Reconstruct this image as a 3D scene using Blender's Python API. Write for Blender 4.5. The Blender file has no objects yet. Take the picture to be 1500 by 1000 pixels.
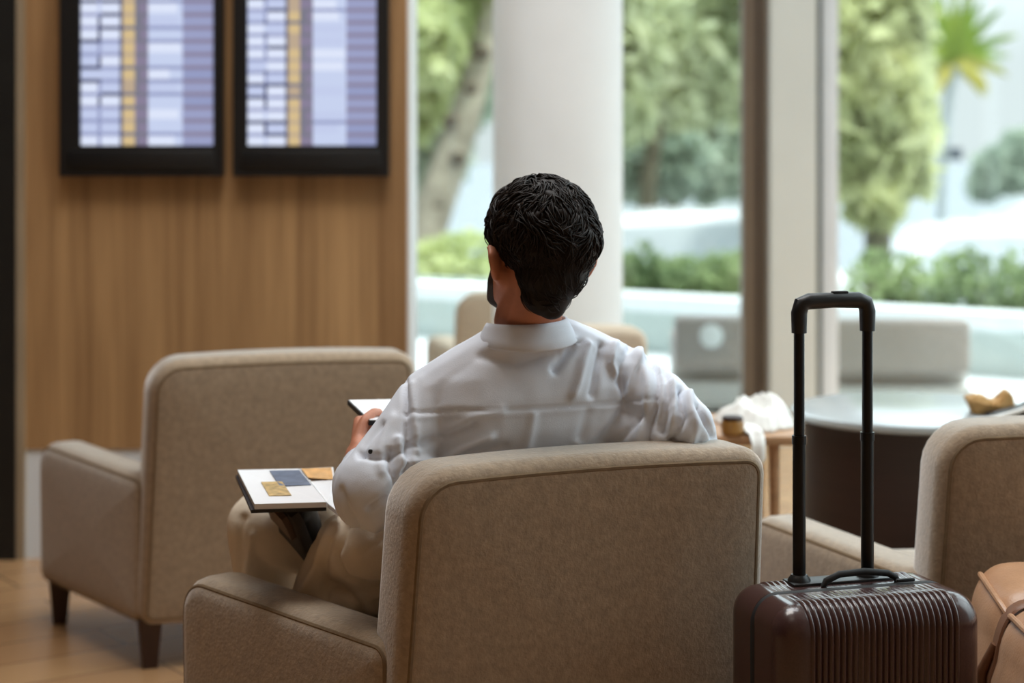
import bpy, bmesh, math, random
import numpy as np
from mathutils import Vector, Matrix, noise
C = bpy.context.scene.collection
sc = bpy.context.scene
R = math.radians
PI = math.pi

# ------------------------------------------------------------------ camera
FPX, HY, CH = 2800.0, 200.0, 1.365          # focal length in px of a 1500 px frame, horizon row, eye height
cam_d = bpy.data.cameras.new('camera')
cam = bpy.data.objects.new('camera', cam_d); C.objects.link(cam)
cam.location = (0, 0, CH); cam.rotation_euler = (PI/2, 0, 0)
cam_d.sensor_fit = 'HORIZONTAL'; cam_d.sensor_width = 36.0
cam_d.lens = FPX/1500*36.0
cam_d.shift_y = -(500-HY)/1500.0
cam_d.clip_end = 300
cam_d.dof.use_dof = True
cam_d.dof.focus_distance = 3.35
cam_d.dof.aperture_fstop = 2.3
sc.camera = cam

# ------------------------------------------------------------------ world, sun, added fill lights, exposure
w = bpy.data.worlds.new('world'); sc.world = w; w.use_nodes = True
wn = w.node_tree.nodes; wl = w.node_tree.links; wn.clear()
w_out = wn.new('ShaderNodeOutputWorld'); w_bg = wn.new('ShaderNodeBackground')
w_tc = wn.new('ShaderNodeTexCoord'); w_sep = wn.new('ShaderNodeSeparateXYZ'); w_ramp = wn.new('ShaderNodeValToRGB')
wl.new(w_tc.outputs['Generated'], w_sep.inputs[0]); wl.new(w_sep.outputs['Z'], w_ramp.inputs[0])
w_ramp.color_ramp.elements[0].position = 0.04; w_ramp.color_ramp.elements[0].color = (0.165, 0.177, 0.182, 1)
w_ramp.color_ramp.elements[1].position = 0.6; w_ramp.color_ramp.elements[1].color = (0.84, 0.93, 1.0, 1)
wl.new(w_ramp.outputs[0], w_bg.inputs[0])
# the bright overcast is brighter towards the sun's side of the sky
w_az = wn.new('ShaderNodeMath'); w_az.operation = 'MULTIPLY_ADD'; w_az.use_clamp = False
w_sum = wn.new('ShaderNodeMath'); w_sum.operation = 'ADD'
wl.new(w_sep.outputs['X'], w_sum.inputs[0]); wl.new(w_sep.outputs['Y'], w_sum.inputs[1])
wl.new(w_sum.outputs[0], w_az.inputs[0]); w_az.inputs[1].default_value = 1.6; w_az.inputs[2].default_value = 3.2
wl.new(w_az.outputs[0], w_bg.inputs[1])
wl.new(w_bg.outputs[0], w_out.inputs[0])

def light(name, kind, loc, rot, energy, color, size=None, size_y=None, angle=None):
    d = bpy.data.lights.new(name, kind); d.energy = energy; d.color = color
    if size: d.size = size
    if size_y: d.shape = 'RECTANGLE'; d.size_y = size_y
    if angle: d.angle = angle
    o = bpy.data.objects.new(name, d); C.objects.link(o); o.location = loc; o.rotation_euler = rot
    return o
sun = light('sun', 'SUN', (0, 0, 20), (0, 0, 0), 4.0, (1.0, 0.95, 0.88), angle=R(4))
sun.rotation_euler = Vector((-0.36, 0.20, -0.91)).to_track_quat('-Z', 'Y').to_euler()
light('fill_light_rear', 'AREA', (-0.6, 1.4, 4.9), (0, 0, 0), 6, (1.0, 0.90, 0.78), 1.6, 1.6)  # added, unseen dim fill for the chair backs facing the camera
light('fill_light_wall', 'AREA', (-0.65, 3.75, 4.9), (0, 0, 0), 66, (1.0, 0.96, 0.91), 1.8, 1.2)  # overhead fill added for armrests and lap, no fitting modelled
light('fill_light_lounge', 'AREA', (0.2, 4.8, 4.9), (0, 0, 0), 100, (0.93, 0.97, 1.0), 2.4, 1.6)  # unseen top light added to brighten chair tops and shoulders
sc.view_settings.view_transform = 'Standard'; sc.view_settings.look = 'None'
sc.view_settings.gamma = 1.0; sc.view_settings.use_curve_mapping = False
sc.view_settings.exposure = 0.12

# ------------------------------------------------------------------ helpers
def P(x, y, Y):                              # the point seen at pixel x, y at distance Y
    return Vector(((x-750)*Y/FPX, Y, CH-(y-HY)*Y/FPX))
def lin(r, g, b):
    f = lambda c: c/255/12.92 if c/255 <= 0.04045 else ((c/255+0.055)/1.055)**2.4
    return (f(r), f(g), f(b), 1)

def tag(o, label=None, cat=None, group=None, kind=None):
    if label: o['label'] = label
    if cat: o['category'] = cat
    if group: o['group'] = group
    if kind: o['kind'] = kind
    return o
def empty(name, loc=(0, 0, 0), rz=0, label=None, cat=None, group=None):
    o = bpy.data.objects.new(name, None); C.objects.link(o)
    o.location = loc; o.rotation_euler = (0, 0, rz); o.empty_display_size = 0.1
    return tag(o, label, cat, group)
def link(name, me, mat, parent=None, smooth=True, angle=None):
    o = bpy.data.objects.new(name, me); C.objects.link(o)
    if mat:
        for m in (mat if isinstance(mat, (list, tuple)) else [mat]): me.materials.append(m)
    if smooth and len(me.polygons):
        me.polygons.foreach_set('use_smooth', [True]*len(me.polygons))
        if angle: me.set_sharp_from_angle(angle=R(angle))
    if parent: o.parent = parent
    return o
def copy_tree(o, parent=None):
    c = o.copy(); C.objects.link(c)
    if parent: c.parent = parent
    for ch in list(o.children): copy_tree(ch, c)
    return c

class MB:                                    # collects shapes into one mesh
    def __init__(self): self.v = []; self.f = []; self.mi = []
    def add(self, vs, fs, mi=0):
        n = len(self.v); self.v += [tuple(p) for p in vs]
        self.f += [tuple(i+n for i in f) for f in fs]; self.mi += [mi]*len(fs); return self
    def box(self, c, s, rz=0, M=None, mi=0):
        vs = [Vector((x*s[0]/2, y*s[1]/2, z*s[2]/2)) for x in (-1, 1) for y in (-1, 1) for z in (-1, 1)]
        m = Matrix.Translation(c) @ (M if M else Matrix.Rotation(rz, 4, 'Z'))
        return self.add([m @ p for p in vs], [(0,1,3,2),(4,6,7,5),(0,4,5,1),(2,3,7,6),(0,2,6,4),(1,5,7,3)], mi)
    def rings(self, rings, close=True, cap=True, mi=0):
        n = len(rings[0]); vs = [p for r in rings for p in r]; fs = []
        for i in range(len(rings)-1):
            for j in range(n if close else n-1):
                k = (j+1) % n
                fs.append((i*n+j, i*n+k, (i+1)*n+k, (i+1)*n+j))
        if cap:
            fs.append(tuple(reversed(range(n)))); fs.append(tuple((len(rings)-1)*n+j for j in range(n)))
        return self.add(vs, fs, mi)
    def tube(self, pts, rad, n=10, closed=False, mi=0):
        pts = [Vector(p) for p in pts]; N = len(pts)
        rad = rad if isinstance(rad, (list, tuple)) else [rad]*N
        rings = []; up = None
        for i, p in enumerate(pts):
            a = pts[(i-1) % N] if closed else pts[max(i-1, 0)]
            b = pts[(i+1) % N] if closed else pts[min(i+1, N-1)]
            t = (b-a); t = t.normalized() if t.length > 1e-9 else Vector((0, 0, 1))
            if up is None: up = t.orthogonal().normalized()
            up = (up - t*up.dot(t))
            up = up.normalized() if up.length > 1e-6 else t.orthogonal().normalized()
            s = t.cross(up)
            rings.append([p + (up*math.cos(2*PI*k/n) + s*math.sin(2*PI*k/n))*rad[i] for k in range(n)])
        if closed: rings.append(rings[0])
        return self.rings(rings, cap=not closed, mi=mi)
    def capsule(self, a, b, ra, rb, n=16):
        a, b = Vector(a), Vector(b); t = (b-a).normalized()
        pts, rs = [], []
        for k in range(5):
            th = PI/2*k/5; pts.append(a - t*ra*math.cos(th)); rs.append(max(ra*math.sin(th), ra*0.08))
        pts.append(a); rs.append(ra); pts.append(b); rs.append(rb)
        for k in range(1, 6):
            th = PI/2*k/5; pts.append(b + t*rb*math.sin(th)); rs.append(max(rb*math.cos(th), rb*0.08))
        return self.tube(pts, rs, n)
    def chain(self, pts, rs, n=14):
        for i in range(len(pts)-1): self.capsule(pts[i], pts[i+1], rs[i], rs[i+1], n)
        return self
    def ellipsoid(self, c, r, M=None, nu=20, nv=12, mi=0):
        M = M if M else Matrix.Identity(3); c = Vector(c); rings = []
        for i in range(1, nv):
            th = PI*i/nv
            rings.append([c + M @ Vector((r[0]*math.sin(th)*math.cos(2*PI*j/nu), r[1]*math.sin(th)*math.sin(2*PI*j/nu), -r[2]*math.cos(th))) for j in range(nu)])
        n0 = len(self.v)
        self.rings(rings, cap=False, mi=mi)
        b = len(self.v); self.v += [tuple(c+M@Vector((0,0,-r[2]))), tuple(c+M@Vector((0,0,r[2])))]
        L = n0+(nv-2)*nu
        for j in range(nu):
            self.f.append((b, n0+(j+1)%nu, n0+j)); self.f.append((b+1, L+j, L+(j+1)%nu)); self.mi += [mi, mi]
        return self
    def lathe(self, prof, c=(0,0,0), n=48, mi=0):
        c = Vector(c)
        return self.rings([[c+Vector((r*math.cos(2*PI*k/n), r*math.sin(2*PI*k/n), z)) for k in range(n)] for r, z in prof], mi=mi)
    def mesh(self, name='mesh'):
        me = bpy.data.meshes.new(name); me.from_pydata(self.v, [], self.f)
        if any(self.mi): me.polygons.foreach_set('material_index', self.mi)
        me.update(); return me
    def build(self, name, mat, parent=None, smooth=True, angle=40, recalc=True, shift=None):
        me = self.mesh(name)
        if recalc:
            bm = bmesh.new(); bm.from_mesh(me); bmesh.ops.recalc_face_normals(bm, faces=bm.faces); bm.to_mesh(me); bm.free()
        if shift is not None: me.transform(Matrix.Translation(-Vector(shift)))
        return link(name, me, mat, parent, smooth, angle)

def rbox(size, r, seg=3, c=(0,0,0)):         # bevelled box mesh
    bm = bmesh.new(); bmesh.ops.create_cube(bm, size=1.0)
    bmesh.ops.scale(bm, vec=size, verts=bm.verts)
    bmesh.ops.bevel(bm, geom=bm.edges[:]+bm.verts[:], offset=r, segments=seg, profile=0.5, affect='EDGES')
    bmesh.ops.translate(bm, vec=c, verts=bm.verts)
    me = bpy.data.meshes.new('rbox'); bm.to_mesh(me); bm.free(); return me
def sculpt(mb, voxel, smooth=6, fac=0.5):    # overlapping shapes become one continuous skin
    me = mb.mesh('tmp'); bm = bmesh.new(); bm.from_mesh(me)
    bmesh.ops.recalc_face_normals(bm, faces=bm.faces); bm.to_mesh(me); bm.free()
    o = bpy.data.objects.new('tmp', me); C.objects.link(o)
    m = o.modifiers.new('r', 'REMESH'); m.mode = 'VOXEL'; m.voxel_size = voxel; m.adaptivity = 0
    s = o.modifiers.new('s', 'SMOOTH'); s.factor = fac; s.iterations = smooth
    dg = bpy.context.evaluated_depsgraph_get()
    out = bpy.data.meshes.new_from_object(o.evaluated_get(dg))
    bpy.data.objects.remove(o); bpy.data.meshes.remove(me)
    return out
def round_outline(pts, radii, seg=6):        # 2D polygon with rounded corners (counter-clockwise)
    out = []; n = len(pts)
    for i in range(n):
        p = Vector(pts[i]); a = Vector(pts[i-1])-p; b = Vector(pts[(i+1) % n])-p; r = radii[i]
        ang = a.angle(b); d = r/math.tan(ang/2)
        p0 = p+a.normalized()*d; p1 = p+b.normalized()*d
        cen = p+(a.normalized()+b.normalized()).normalized()*(r/math.sin(ang/2))
        a0 = math.atan2(*(p0-cen).yx); a1 = math.atan2(*(p1-cen).yx); da = (a1-a0+PI) % (2*PI)-PI
        out += [cen+Vector((math.cos(a0+da*k/seg), math.sin(a0+da*k/seg)))*r for k in range(seg+1)]
    return out
def resample(pts, step):
    out = []; n = len(pts)
    for i in range(n):
        a, b = pts[i], pts[(i+1) % n]; k = max(1, int((b-a).length/step))
        out += [a.lerp(b, j/k) for j in range(k)]
    return out
def inset2(pts, d):
    n = len(pts); out = []
    for i in range(n):
        t = (pts[(i+1) % n]-pts[i-1])
        if t.length < 1e-9: out.append(pts[i]); continue
        t.normalize(); out.append(pts[i]+Vector((-t.y, t.x))*d)
    return out
def pad(outline, T, edge, f, bulge=(0.0, 0.0), seg=4):
    """A padded slab: 2D outline, thickness T, rounded edges; f(u, v, t) places a point."""
    prof = []
    for k in range(seg+1):
        a = PI/2*k/seg; prof.append((edge*(1-math.sin(a)), edge*(1-math.cos(a))))
    cen = sum(outline, Vector((0, 0)))/len(outline); rings = []
    face = inset2(outline, edge); steps = (0.15, 0.4, 0.65, 0.85)
    for s in steps: rings.append([f(*(cen+(p-cen)*s), -bulge[0]*(1-s*s)) for p in face])
    for t, d in reversed([(a, b) for a, b in prof][::-1]):
        rings.append([f(*p, t) for p in inset2(outline, d)]) if False else None
    rings = rings
    for k in range(seg+1):
        a = PI/2*k/seg; d = edge*(1-math.sin(a)); t = edge*(1-math.cos(a))
        rings.append([f(*p, t) for p in inset2(outline, d)])
    for k in range(seg+1):
        a = PI/2*(1-k/seg); d = edge*(1-math.sin(a)); t = T-edge*(1-math.cos(a))
        rings.append([f(*p, t) for p in inset2(outline, d)])
    for s in reversed(steps): rings.append([f(*(cen+(p-cen)*s), T+bulge[1]*(1-s*s)) for p in face])
    return [r for r in rings if r]

# ------------------------------------------------------------------ materials
def mat(name, col, rough=0.6, metal=0.0, noise_scale=None, vary=0.15, bump=0.0, bump_scale=None, coat=0.0, stretch=(1,1,1), sheen=0.0, spec=0.5, detail=4):
    m = bpy.data.materials.new(name); m.use_nodes = True; nt = m.node_tree; b = nt.nodes['Principled BSDF']
    b.inputs['Base Color'].default_value = col; b.inputs['Roughness'].default_value = rough; b.inputs['Metallic'].default_value = metal
    b.inputs['Coat Weight'].default_value = coat; b.inputs['Sheen Weight'].default_value = sheen
    b.inputs['Specular IOR Level'].default_value = spec
    tc = nt.nodes.new('ShaderNodeTexCoord'); mp = nt.nodes.new('ShaderNodeMapping'); mp.inputs['Scale'].default_value = stretch
    nt.links.new(tc.outputs['Object'], mp.inputs[0])
    if noise_scale:
        n = nt.nodes.new('ShaderNodeTexNoise'); n.inputs['Scale'].default_value = noise_scale; n.inputs['Detail'].default_value = detail
        nt.links.new(mp.outputs[0], n.inputs['Vector'])
        r = nt.nodes.new('ShaderNodeValToRGB'); nt.links.new(n.outputs['Fac'], r.inputs[0])
        r.color_ramp.elements[0].position = 0.3; r.color_ramp.elements[1].position = 0.7
        r.color_ramp.elements[0].color = tuple(c*(1-vary) for c in col[:3])+(1,)
        r.color_ramp.elements[1].color = tuple(min(1, c*(1+vary)) for c in col[:3])+(1,)
        nt.links.new(r.outputs[0], b.inputs['Base Color'])
    if bump:
        n2 = nt.nodes.new('ShaderNodeTexNoise'); n2.inputs['Scale'].default_value = bump_scale or 200; n2.inputs['Detail'].default_value = 2
        nt.links.new(mp.outputs[0], n2.inputs['Vector'])
        bp = nt.nodes.new('ShaderNodeBump'); bp.inputs['Strength'].default_value = bump; bp.inputs['Distance'].default_value = 0.002
        nt.links.new(n2.outputs['Fac'], bp.inputs['Height']); nt.links.new(bp.outputs[0], b.inputs['Normal'])
    return m
def emit(name, col, s):
    m = bpy.data.materials.new(name); m.use_nodes = True; nt = m.node_tree; b = nt.nodes['Principled BSDF']
    b.inputs['Base Color'].default_value = (0.01, 0.01, 0.015, 1); b.inputs['Roughness'].default_value = 0.4
    b.inputs['Emission Color'].default_value = col; b.inputs['Emission Strength'].default_value = s; return m
def leafmat(name, c0, c1, scale=1.2):
    m = bpy.data.materials.new(name); m.use_nodes = True; nt = m.node_tree; nt.nodes.clear()
    out = nt.nodes.new('ShaderNodeOutputMaterial'); mx = nt.nodes.new('ShaderNodeMixShader'); d = nt.nodes.new('ShaderNodeBsdfDiffuse'); t = nt.nodes.new('ShaderNodeBsdfTranslucent')
    tc = nt.nodes.new('ShaderNodeTexCoord'); n = nt.nodes.new('ShaderNodeTexNoise'); n.inputs['Scale'].default_value = scale; n.inputs['Detail'].default_value = 3
    r = nt.nodes.new('ShaderNodeValToRGB'); r.color_ramp.elements[0].position = 0.35; r.color_ramp.elements[1].position = 0.65
    r.color_ramp.elements[0].color = c0; r.color_ramp.elements[1].color = c1
    L = nt.links.new; L(tc.outputs['Object'], n.inputs['Vector']); L(n.outputs['Fac'], r.inputs[0]); L(r.outputs[0], d.inputs[0]); L(r.outputs[0], t.inputs[0])
    L(d.outputs[0], mx.inputs[1]); L(t.outputs[0], mx.inputs[2]); mx.inputs[0].default_value = 0.4; L(mx.outputs[0], out.inputs[0]); return m
def glassmat(name, tint=(0.93, 0.97, 0.96, 1), refl=0.05):
    m = bpy.data.materials.new(name); m.use_nodes = True; nt = m.node_tree; nt.nodes.clear()
    out = nt.nodes.new('ShaderNodeOutputMaterial'); mx = nt.nodes.new('ShaderNodeMixShader'); t = nt.nodes.new('ShaderNodeBsdfTransparent'); g = nt.nodes.new('ShaderNodeBsdfGlossy')
    t.inputs[0].default_value = tint; g.inputs['Roughness'].default_value = 0.02; mx.inputs[0].default_value = refl
    L = nt.links.new; L(t.outputs[0], mx.inputs[1]); L(g.outputs[0], mx.inputs[2]); L(mx.outputs[0], out.inputs[0]); return m

M = {}
M['fabric'] = mat('beige_weave', lin(156, 136, 113), 0.95, noise_scale=70, vary=0.16, bump=0.6, bump_scale=160, sheen=0.8, spec=0.15, detail=6)
M['piping'] = mat('beige_piping', lin(126, 107, 85), 0.95, noise_scale=80, vary=0.1, spec=0.15)
M['darkleg'] = mat('dark_stained_wood', lin(52, 30, 24), 0.4, noise_scale=12, vary=0.2, stretch=(6, 6, 1))
M['palefabric'] = mat('pale_upholstery', lin(196, 180, 160), 0.95, noise_scale=60, vary=0.08, spec=0.1)
M['white'] = mat('white_paint', lin(218, 218, 217), 0.55, noise_scale=3, vary=0.03)
M['plinth'] = mat('pale_plinth_paint', lin(216, 219, 222), 0.5, noise_scale=3, vary=0.04)
M['ceil'] = mat('ceiling_paint', lin(225, 222, 216), 0.8, noise_scale=3, vary=0.02)
M['black'] = mat('black_plastic', lin(17, 17, 18), 0.42, noise_scale=40, vary=0.2)
M['blackmetal'] = mat('black_anodised_metal', lin(20, 20, 22), 0.32, metal=0.4, noise_scale=40, vary=0.2)
M['doorblack'] = mat('black_door_frame', lin(14, 14, 12), 0.5, noise_scale=6, vary=0.4)
M['trimbeige'] = mat('beige_metal_trim', lin(150, 132, 108), 0.45, noise_scale=5, vary=0.08)
M['brownframe'] = mat('bronze_frame', lin(112, 97, 82), 0.5, noise_scale=5, vary=0.06)
M['darkframe'] = mat('dark_bronze_gasket', lin(62, 50, 42), 0.5, noise_scale=5, vary=0.1)
M['pillar'] = mat('pale_grey_cladding', lin(205, 206, 200), 0.5, noise_scale=1.5, vary=0.04)
M['alu'] = mat('light_aluminium', lin(222, 224, 226), 0.4, noise_scale=4, vary=0.03)
M['joint'] = mat('dark_joint', lin(70, 76, 74), 0.6, noise_scale=5, vary=0.1)
M['glass'] = glassmat('window_glass')
M['shell'] = mat('brown_polycarbonate', lin(66, 44, 42), 0.24, noise_scale=300, vary=0.12, spec=0.5, coat=0.3)
M['rubber'] = mat('black_rubber', lin(20, 19, 19), 0.7, noise_scale=60, vary=0.2)
M['tan'] = mat('tan_leather', lin(186, 142, 108), 0.38, noise_scale=14, vary=0.12, bump=0.25, bump_scale=220)
M['tandark'] = mat('tan_leather_edge', lin(120, 80, 54), 0.5, noise_scale=14, vary=0.12)
M['skin'] = mat('skin', lin(188, 124, 96), 0.55, noise_scale=30, vary=0.1, bump=0.1, bump_scale=300)
M['hair'] = mat('dark_brown_hair', lin(28, 20, 16), 0.55, noise_scale=90, vary=0.35, spec=0.25)
M['beard'] = mat('dark_beard', lin(44, 32, 26), 0.7, noise_scale=200, vary=0.35, bump=0.6, bump_scale=500)
M['shirt'] = mat('pale_blue_white_cotton', lin(221, 226, 236), 0.85, noise_scale=14, vary=0.03, bump=0.15, bump_scale=500, spec=0.2)
M['seam'] = mat('shirt_seam', lin(176, 178, 186), 0.85, noise_scale=30, vary=0.05, spec=0.2)
M['trouser'] = mat('beige_cotton_trousers', lin(224, 209, 188), 0.9, noise_scale=20, vary=0.05, bump=0.2, bump_scale=400, spec=0.15)
M['shoe'] = mat('black_shoe_leather', lin(30, 28, 28), 0.5, noise_scale=30, vary=0.2)
M['sole'] = mat('dark_brown_sole', lin(54, 47, 43), 0.75, noise_scale=25, vary=0.18)
M['heel'] = mat('brown_heel_patch', lin(98, 78, 66), 0.7, noise_scale=25, vary=0.12)
M['paper'] = mat('white_paper', lin(232, 232, 234), 0.5, noise_scale=8, vary=0.02)
M['blueprint'] = mat('blue_grey_photo', lin(96, 106, 126), 0.5, noise_scale=30, vary=0.3)
M['foodprint'] = mat('ochre_photo', lin(190, 160, 104), 0.5, noise_scale=60, vary=0.4)
M['orangeprint'] = mat('orange_photo', lin(214, 162, 96), 0.5, noise_scale=40, vary=0.2)
M['tabletop'] = mat('white_gloss_top', lin(168, 174, 176), 0.2, noise_scale=4, vary=0.02)
M['drum'] = mat('dark_brown_veneer', lin(48, 31, 27), 0.45, noise_scale=4, vary=0.12, stretch=(1, 1, 12))
M['oak'] = mat('light_oak', lin(172, 132, 96), 0.5, noise_scale=8, vary=0.15, stretch=(1, 8, 8))
M['cloth'] = mat('white_linen', lin(236, 236, 232), 0.9, noise_scale=20, vary=0.03, spec=0.1)
M['amber'] = mat('amber_glaze', lin(150, 108, 52), 0.3, noise_scale=10, vary=0.25)
M['pouch'] = mat('tan_suede', lin(176, 136, 82), 0.8, noise_scale=12, vary=0.18)
M['greychair'] = mat('grey_outdoor_weave', lin(150, 140, 134), 0.9, noise_scale=60, vary=0.1)
M['greyseat'] = mat('pale_grey_cushion', lin(176, 172, 168), 0.9, noise_scale=40, vary=0.06)
M['stone'] = mat('pale_terrace_stone', lin(214, 218, 220), 0.6, noise_scale=3, vary=0.04)
M['asphalt'] = mat('grey_asphalt', lin(126, 133, 138), 0.9, noise_scale=2, vary=0.08)
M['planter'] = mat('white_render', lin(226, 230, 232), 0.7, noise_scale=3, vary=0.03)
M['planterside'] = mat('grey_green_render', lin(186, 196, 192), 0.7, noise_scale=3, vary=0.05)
M['carwhite'] = mat('white_car_paint', lin(236, 238, 240), 0.25, noise_scale=2, vary=0.01, coat=0.5)
M['carglass'] = mat('hazed_car_glass', lin(196, 203, 207), 0.1, noise_scale=2, vary=0.1)  # reflected sky and haze put into the glass colour
M['bark'] = mat('pale_bark', lin(170, 160, 142), 0.9, noise_scale=5, vary=0.35, bump=0.6, bump_scale=20)
M['darkbark'] = mat('brown_bark', lin(110, 104, 84), 0.9, noise_scale=6, vary=0.3, bump=0.5, bump_scale=20)  # plain brown, darker than the pale bark
M['knot'] = mat('dark_bark_knot', lin(96, 86, 74), 0.95, noise_scale=8, vary=0.2)
M['greytrunk'] = mat('grey_palm_trunk', lin(176, 182, 182), 0.9, noise_scale=8, vary=0.12, stretch=(1, 1, 6))
M['pot'] = mat('lamp_housing', lin(70, 78, 88), 0.5, noise_scale=8, vary=0.1)
M['leaf_lime'] = leafmat('lime_leaves', lin(182, 194, 136), lin(228, 232, 184))
M['leaf_mid'] = leafmat('hazed_mid_green_leaves', lin(180, 190, 152), lin(231, 234, 200))  # paler than real leaves: outdoor haze mixed into the colour
M['leaf_blue'] = leafmat('hazed_blue_green_leaves', lin(152, 170, 152), lin(198, 208, 190))  # haze lightens this leaf colour too
M['leaf_yellow'] = leafmat('hazed_yellow_green_leaves', lin(178, 186, 138), lin(226, 228, 180))  # leaf colour washed out to stand for haze
M['leaf_hedge'] = leafmat('hedge_leaves', lin(106, 126, 90), lin(172, 188, 136), 3)
M['frond'] = leafmat('palm_fronds', lin(120, 150, 60), lin(176, 190, 84))
M['frond_dry'] = leafmat('dry_palm_fronds', lin(158, 160, 84), lin(192, 182, 100))

def woodmat():                               # vertical-grain veneer in wide leaves
    m = bpy.data.materials.new('oak_veneer_wall'); m.use_nodes = True; nt = m.node_tree; b = nt.nodes['Principled BSDF']; L = nt.links.new
    tc = nt.nodes.new('ShaderNodeTexCoord')
    def nz(scale, st, det):
        mp = nt.nodes.new('ShaderNodeMapping'); mp.inputs['Scale'].default_value = st; L(tc.outputs['Object'], mp.inputs[0])
        n = nt.nodes.new('ShaderNodeTexNoise'); n.inputs['Scale'].default_value = scale; n.inputs['Detail'].default_value = det; L(mp.outputs[0], n.inputs['Vector']); return n
    a = nz(9, (1, 1, 0.02), 3); c = nz(70, (1, 1, 0.03), 4)
    mx = nt.nodes.new('ShaderNodeMix'); mx.data_type = 'FLOAT'; mx.inputs[0].default_value = 0.4
    L(a.outputs['Fac'], mx.inputs[2]); L(c.outputs['Fac'], mx.inputs[3])
    r = nt.nodes.new('ShaderNodeValToRGB'); r.color_ramp.elements[0].position = 0.34; r.color_ramp.elements[1].position = 0.66
    r.color_ramp.elements[0].color = lin(138, 102, 66); r.color_ramp.elements[1].color = lin(186, 146, 100)
    L(mx.outputs[0], r.inputs[0]); L(r.outputs[0], b.inputs['Base Color']); b.inputs['Roughness'].default_value = 0.5
    return m
M['wood'] = woodmat()
def floormat():
    m = bpy.data.materials.new('tan_plank_floor'); m.use_nodes = True; nt = m.node_tree; b = nt.nodes['Principled BSDF']; L = nt.links.new
    tc = nt.nodes.new('ShaderNodeTexCoord'); mp = nt.nodes.new('ShaderNodeMapping'); mp.inputs['Rotation'].default_value = (0, 0, R(-35)); L(tc.outputs['Object'], mp.inputs[0])
    br = nt.nodes.new('ShaderNodeTexBrick'); L(mp.outputs[0], br.inputs['Vector']); br.inputs['Scale'].default_value = 1.0
    br.inputs['Brick Width'].default_value = 1.4; br.inputs['Row Height'].default_value = 0.2; br.inputs['Mortar Size'].default_value = 0.004
    br.inputs['Color1'].default_value = lin(176, 138, 98); br.inputs['Color2'].default_value = lin(160, 122, 86); br.inputs['Mortar'].default_value = lin(110, 84, 60)
    L(br.outputs['Color'], b.inputs['Base Color']); b.inputs['Roughness'].default_value = 0.26
    return m
M['floor'] = floormat()

def struct(name, mb, m, parent=None, smooth=False):
    o = mb.build(name, m, parent, smooth=smooth)
    if not parent: o['kind'] = 'structure'
    return o

# ------------------------------------------------------------------ the room
RH = 5.0                                     # room height
WY = 6.18                                    # face of the timber wall
struct('floor', MB().box((-0.4, 3.55, -0.05), (7.2, 10.3, 0.1)), M['floor'])
struct('ceiling', MB().box((-0.4, 3.55, RH+0.05), (7.2, 10.3, 0.1)), M['ceil'])
struct('wall_rear', MB().box((-0.4, -1.55, RH/2), (7.2, 0.1, RH)), M['wood'])
struct('wall_side', MB().box((-3.95, 3.55, RH/2), (0.1, 10.2, RH)), M['drum'])
struct('wall_left', MB().box(((-1.60-0.34)/2, WY+0.245, (0.355+RH)/2), (1.26, 0.49, RH-0.355)), M['wood'])
struct('baseboard_left', MB().box(((-1.572-0.345)/2, WY+0.245, 0.1775), (1.227, 0.476, 0.355)), M['plinth'])
struct('trim_1', MB().box((-1.587, WY-0.004, RH/2), (0.026, 0.02, RH)), M['trimbeige'])
struct('trim_2', MB().box((-0.337, WY+0.26, RH/2), (0.012, 0.46, RH)), M['alu'])
d1 = struct('door_1', MB().box((-1.645, WY+0.02, RH/2), (0.088, 0.08, RH)).box((-2.75, WY+0.02, RH/2), (0.09, 0.08, RH)).box((-2.2, WY+0.02, RH-0.1), (1.02, 0.08, 0.2)).box((-2.2, WY+0.02, 0.06), (1.02, 0.08, 0.12)), M['doorblack'])
struct('door_panel', MB().box((-2.2, WY+0.02, RH/2-0.04), (1.02, 0.03, RH-0.32)), M['doorblack'], d1)
struct('wall_corner', MB().box((-3.35, WY+0.1, RH/2), (1.1, 0.2, RH)), M['wood'])
GY = 8.6                                     # plane of the window wall
def window(name, x0, x1, posts, m, w):
    mb = MB().box(((x0+x1)/2, GY, 0.03), (x1-x0, 0.1, 0.06)).box(((x0+x1)/2, GY, RH-0.03), (x1-x0, 0.1, 0.06))
    for x in posts: mb.box((x, GY, RH/2), (w, 0.1, RH))
    f = struct(name, mb, m)
    struct('pane', MB().box(((x0+x1)/2, GY, RH/2), (x1-x0-0.02, 0.01, RH-0.1)), M['glass'], f)
    return f
win1 = window('window_1', -3.9, 1.10, (-3.86, -2.2, -0.95, 1.063), M['brownframe'], 0.062)
struct('window_gasket', MB().box((1.101, GY, RH/2), (0.02, 0.11, RH)), M['darkframe'], win1)
struct('window_frame', MB().box((1.125, GY, RH/2), (0.03, 0.1, RH)), M['brownframe'], win1)
struct('column_1', MB().box((1.247, GY-0.02, RH/2), (0.205, 0.24, RH)), M['pillar'])
struct('trim_3', MB().box((1.362, GY-0.02, RH/2), (0.025, 0.2, RH)), M['joint'])
win2 = window('window_2', 1.375, 3.2, (1.417, 3.15), M['alu'], 0.084)
# right-hand window wall, beside the frame of the picture
mb = MB()
for y in (2.65, 4.6, 6.6, 8.5): mb.box((3.15, y, RH/2), (0.1, 0.1, RH))
mb.box((3.15, 5.6, 0.05), (0.1, 5.9, 0.1)).box((3.15, 5.6, RH-0.1), (0.1, 5.9, 0.2))
win3 = struct('window_3', mb, M['alu'])
struct('pane', MB().box((3.15, 5.6, RH/2), (0.01, 5.8, RH-0.2)), M['glass'], win3)
struct('wall_right', MB().box((3.15, 0.5, RH/2), (0.1, 4.2, RH)), M['white'])
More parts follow.
